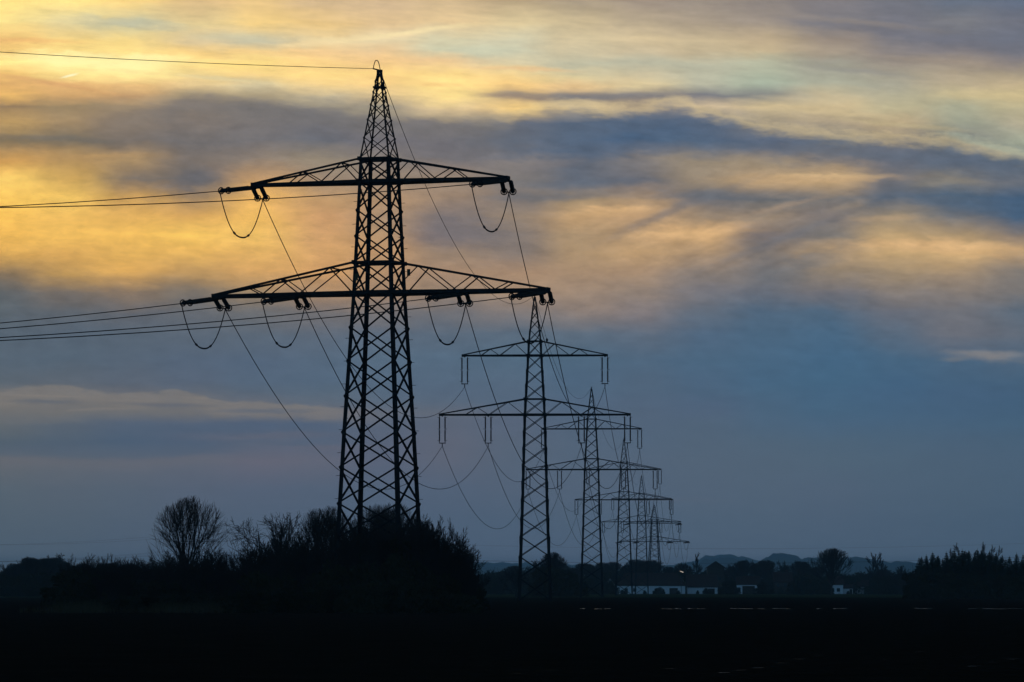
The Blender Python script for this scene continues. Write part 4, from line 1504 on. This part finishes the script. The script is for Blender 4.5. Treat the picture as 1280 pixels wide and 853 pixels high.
# ================================================================== village
def house(name, px0, px1, d, base, eave, ridge, label, wallm, depth=9.0, gable_front=False, hip=0.0, over=0.45, wins=(), doors=(), chimney=None,
          group='houses of the village', win_h=(0.9, 2.1), rafters=False):
    """front wall faces the field; pixel columns give its span at distance d"""
    x0, x1 = xof(px0, d, 0), xof(px1, d, 0)
    cx = (x0 + x1) / 2
    w = (x1 - x0) / 2
    he, hr = hpx(eave, d), hpx(ridge, d)
    root = empty(name, (cx, d, 0))
    b = MB()
    t = 0.3
    b.box(-w, w, 0, t, -0.1, he)
    b.box(-w, w, depth - t, depth, -0.1, he)
    b.box(-w, -w + t, t + 0.002, depth - t - 0.002, -0.1, he)
    b.box(w - t, w, t + 0.002, depth - t - 0.002, -0.1, he)
    if gable_front:
        for y in (0, depth - t):
            n = len(b.v)
            b.v += [Vector(p) for p in ((-w, y, he), (w, y, he), (0, y, hr - 0.1), (-w, y + t, he), (w, y + t, he), (0, y + t, hr - 0.1))]
            b.f += [(n, n + 1, n + 2), (n + 5, n + 4, n + 3), (n, n + 2, n + 5, n + 3), (n + 1, n + 4, n + 5, n + 2)]
    elif hip < 0.1:
        for x, x2 in ((-w, -w + t), (w - t, w)):
            n = len(b.v)
            b.v += [Vector(p) for p in ((x, 0, he), (x, depth, he), (x, depth / 2, hr - 0.1), (x2, 0, he), (x2, depth, he), (x2, depth / 2, hr - 0.1))]
            b.f += [(n, n + 1, n + 2), (n + 5, n + 4, n + 3), (n, n + 2, n + 5, n + 3), (n + 1, n + 4, n + 5, n + 2)]
    b.build('wall', wallm, root)
    r = MB()
    th = 0.22
    o_ = over

    def slab(p):
        p = [Vector(q) for q in p]
        n = len(r.v)
        m_ = len(p)
        r.v += p + [q + Vector((0, 0, th)) for q in p]
        r.f.append(tuple(n + i for i in range(m_ - 1, -1, -1)))
        r.f.append(tuple(n + m_ + i for i in range(m_)))
        for i in range(m_):
            j = (i + 1) % m_
            r.f.append((n + i, n + j, n + m_ + j, n + m_ + i))
    if gable_front:
        sl_ = (hr - he) / w
        ze = he - o_ * sl_ + 0.02
        for s in (-1, 1):
            slab([(s * (w + o_), -o_, ze), (s * (w + o_), depth + o_, ze), (0, depth + o_, hr), (0, -o_, hr)])
    else:
        sl_ = (hr - he) / (depth / 2)
        ze = he - o_ * sl_ + 0.02
        hh = hip * w
        slab([(-w - o_, -o_, ze), (w + o_, -o_, ze), (w + o_ - hh, depth / 2, hr), (-w - o_ + hh, depth / 2, hr)])
        slab([(w + o_, depth + o_, ze), (-w - o_, depth + o_, ze), (-w - o_ + hh, depth / 2, hr), (w + o_ - hh, depth / 2, hr)])
        if hip > 0.1:
            slab([(w + o_, -o_, ze), (w + o_, depth + o_, ze), (w + o_ - hh, depth / 2, hr)])
            slab([(-w - o_, depth + o_, ze), (-w - o_, -o_, ze), (-w - o_ + hh, depth / 2, hr)])
    if rafters:
        k = -w + 0.3
        while k < w - 0.3:
            r.box(k, k + 0.28, -0.42, -0.003, he - 0.62, he + 0.05)
            k += 0.85
    ro = r.build('roof', MT['roof'], root)
    if chimney is not None:
        c = MB()
        c.box(chimney - 0.35, chimney + 0.35, depth / 2 - 0.35, depth / 2 + 0.35, hr - 0.4, hr + 0.9)
        c.box(chimney - 0.45, chimney + 0.45, depth / 2 - 0.45, depth / 2 + 0.45, hr + 0.903, hr + 1.03)
        c.build('chimney', MT['roof'], ro)
    for x in wins:
        f_ = MB()
        z0, z1 = win_h
        for a, c2 in (((x - 0.55, -0.04, z0), (x + 0.55, -0.04, z0)), ((x - 0.55, -0.04, z1), (x + 0.55, -0.04, z1)),
                      ((x - 0.55, -0.04, z0), (x - 0.55, -0.04, z1)), ((x + 0.55, -0.04, z0), (x + 0.55, -0.04, z1)), ((x, -0.04, z0), (x, -0.04, z1))):
            f_.bar(a, c2, 0.09)
        fo = f_.build('window', MT['wood'], root)
        g = MB()
        g.box(x - 0.5, x + 0.5, -0.02, -0.004, z0 + 0.05, z1 - 0.05)
        g.build('pane', MT['glass'], fo)
    for x, dw, dh in doors:
        g = MB()
        g.box(x - dw / 2, x + dw / 2, -0.05, -0.004, 0.0, dh)
        for k3 in range(int(dw / 0.6) + 1):
            g.box(x - dw / 2 + k3 * 0.6, x - dw / 2 + k3 * 0.6 + 0.06, -0.075, -0.053, 0.02, dh - 0.02)
        g.build('door', MT['wood'], root)
    tag(root, label, 'house', group)
    return root, (w, he, hr, depth)


D_V = 1745
hA, dim = house('barn', 772, 856.5, D_V, 743, 731.5, 717, 'long low white barn with a hipped dark roof behind the fourth pylon', MT['wall'], 11, hip=0.28,
                wins=(-6.2,), doors=((8.2, 3.0, 2.2), (-9.4, 1.2, 2.1)))
hB, _ = house('farmhouse', 859.5, 897, D_V + 4, 743, 733.0, 719, 'shorter white farmhouse with a ragged eave, right of the long barn', MT['wall'], 9, hip=0.0,
              doors=((3.2, 2.6, 2.0),), rafters=True)
hC, _ = house('garage_house', 922, 949.5, D_V - 5, 742, 730.5, 721, 'white house whose wide dark gate splits its front wall', MT['wall'], 8, hip=0.0, doors=((0.0, 4.6, 2.95),))
hD, _ = house('gabled_house', 885, 905.5, 1780, 743, 709.5, 702.5, 'tall dark house showing only a blunt gable above the trees', MT['wood'], 10, gable_front=True, over=0.7, wins=(-1.2, 1.2), win_h=(5.2, 6.4))
hE, _ = house('cottage', 968, 990, 1790, 742, 727, 716, 'dark cottage with faint windows beside the dark spruce', MT['wood'], 8, hip=0.0, wins=(-2.0, 0.8), win_h=(2.6, 4.0), chimney=1.5)
hF, _ = house('white_house', 1038, 1054, 1735, 742, 730.5, 721, 'taller white house half behind the large bare tree', MT['wall'], 8, wins=(-1.6, 0.6))
hG, _ = house('annexe', 1054.5, 1066, 1737, 742, 735.5, 731, 'low white annexe on the right of the taller white house', MT['wall'], 6, hip=0.0, doors=((1.0, 1.0, 1.8),))
hH, _ = house('shed', 757, 768, D_V + 12, 742, 730, 723, 'small grey shed at the left end of the long barn', MT['wall2'], 6, gable_front=True)
hI, _ = house('barn', 1068, 1086, 1800, 742, 733, 726, 'small grey barn with a dark roof right of the low annexe', MT['wall2'], 8, hip=0.0)

for px, hh in ((779, 1.6), (806, 1.5), (822, 2.6), (829, 1.9), (848, 1.4), (872, 1.5), (882, 2.5), (888, 1.7), (918, 3.2), (955, 3.4), (976, 2.6), (984, 2.0), (1036, 2.8), (1049, 1.6), (1060, 1.2)):
    place(rv.choice(('bush', 'bush2')), px, D_V - 9, hh, 'small dark bush against a pale wall in the village', 'bush', G_V, None, rv.uniform(0.6, 0.9))
# glowing lamp glass
m = bpy.data.materials.new('lit_window')
m.use_nodes = True
bs = m.node_tree.nodes['Principled BSDF']
bs.inputs['Base Color'].default_value = (0.8, 0.75, 0.65, 1)
bs.inputs['Emission Color'].default_value = (1.0, 0.80, 0.62, 1)
bs.inputs['Emission Strength'].default_value = 0.6
MT['lit'] = m
# street lamp whose glow shows above the farmhouse
sl_root = empty('street_lamp', (xof(851.5, 1735, 0), 1735, 0))
b = MB()
zl = zof(715, 1735)
b.tube([(0, 0, 0), (0, 0, zl - 0.6), (0.2, 0, zl - 0.1), (0.7, 0, zl + 0.05)], [0.09, 0.07, 0.06, 0.05], 8)
b.build('pole', MT['steel'], sl_root)
b = MB()
b.tube([(-0.5, 0, zl + 0.30), (0.0, 0, zl + 0.12), (0.6, -0.02, zl - 0.12), (0.85, -0.02, zl - 0.2)], [0.05, 0.12, 0.14, 0.06], 8)
b.build('lamp_head', MT['lit'], sl_root)
tag(sl_root, 'lit lamp, one small bright fleck above the farmhouse roof', 'lamp')
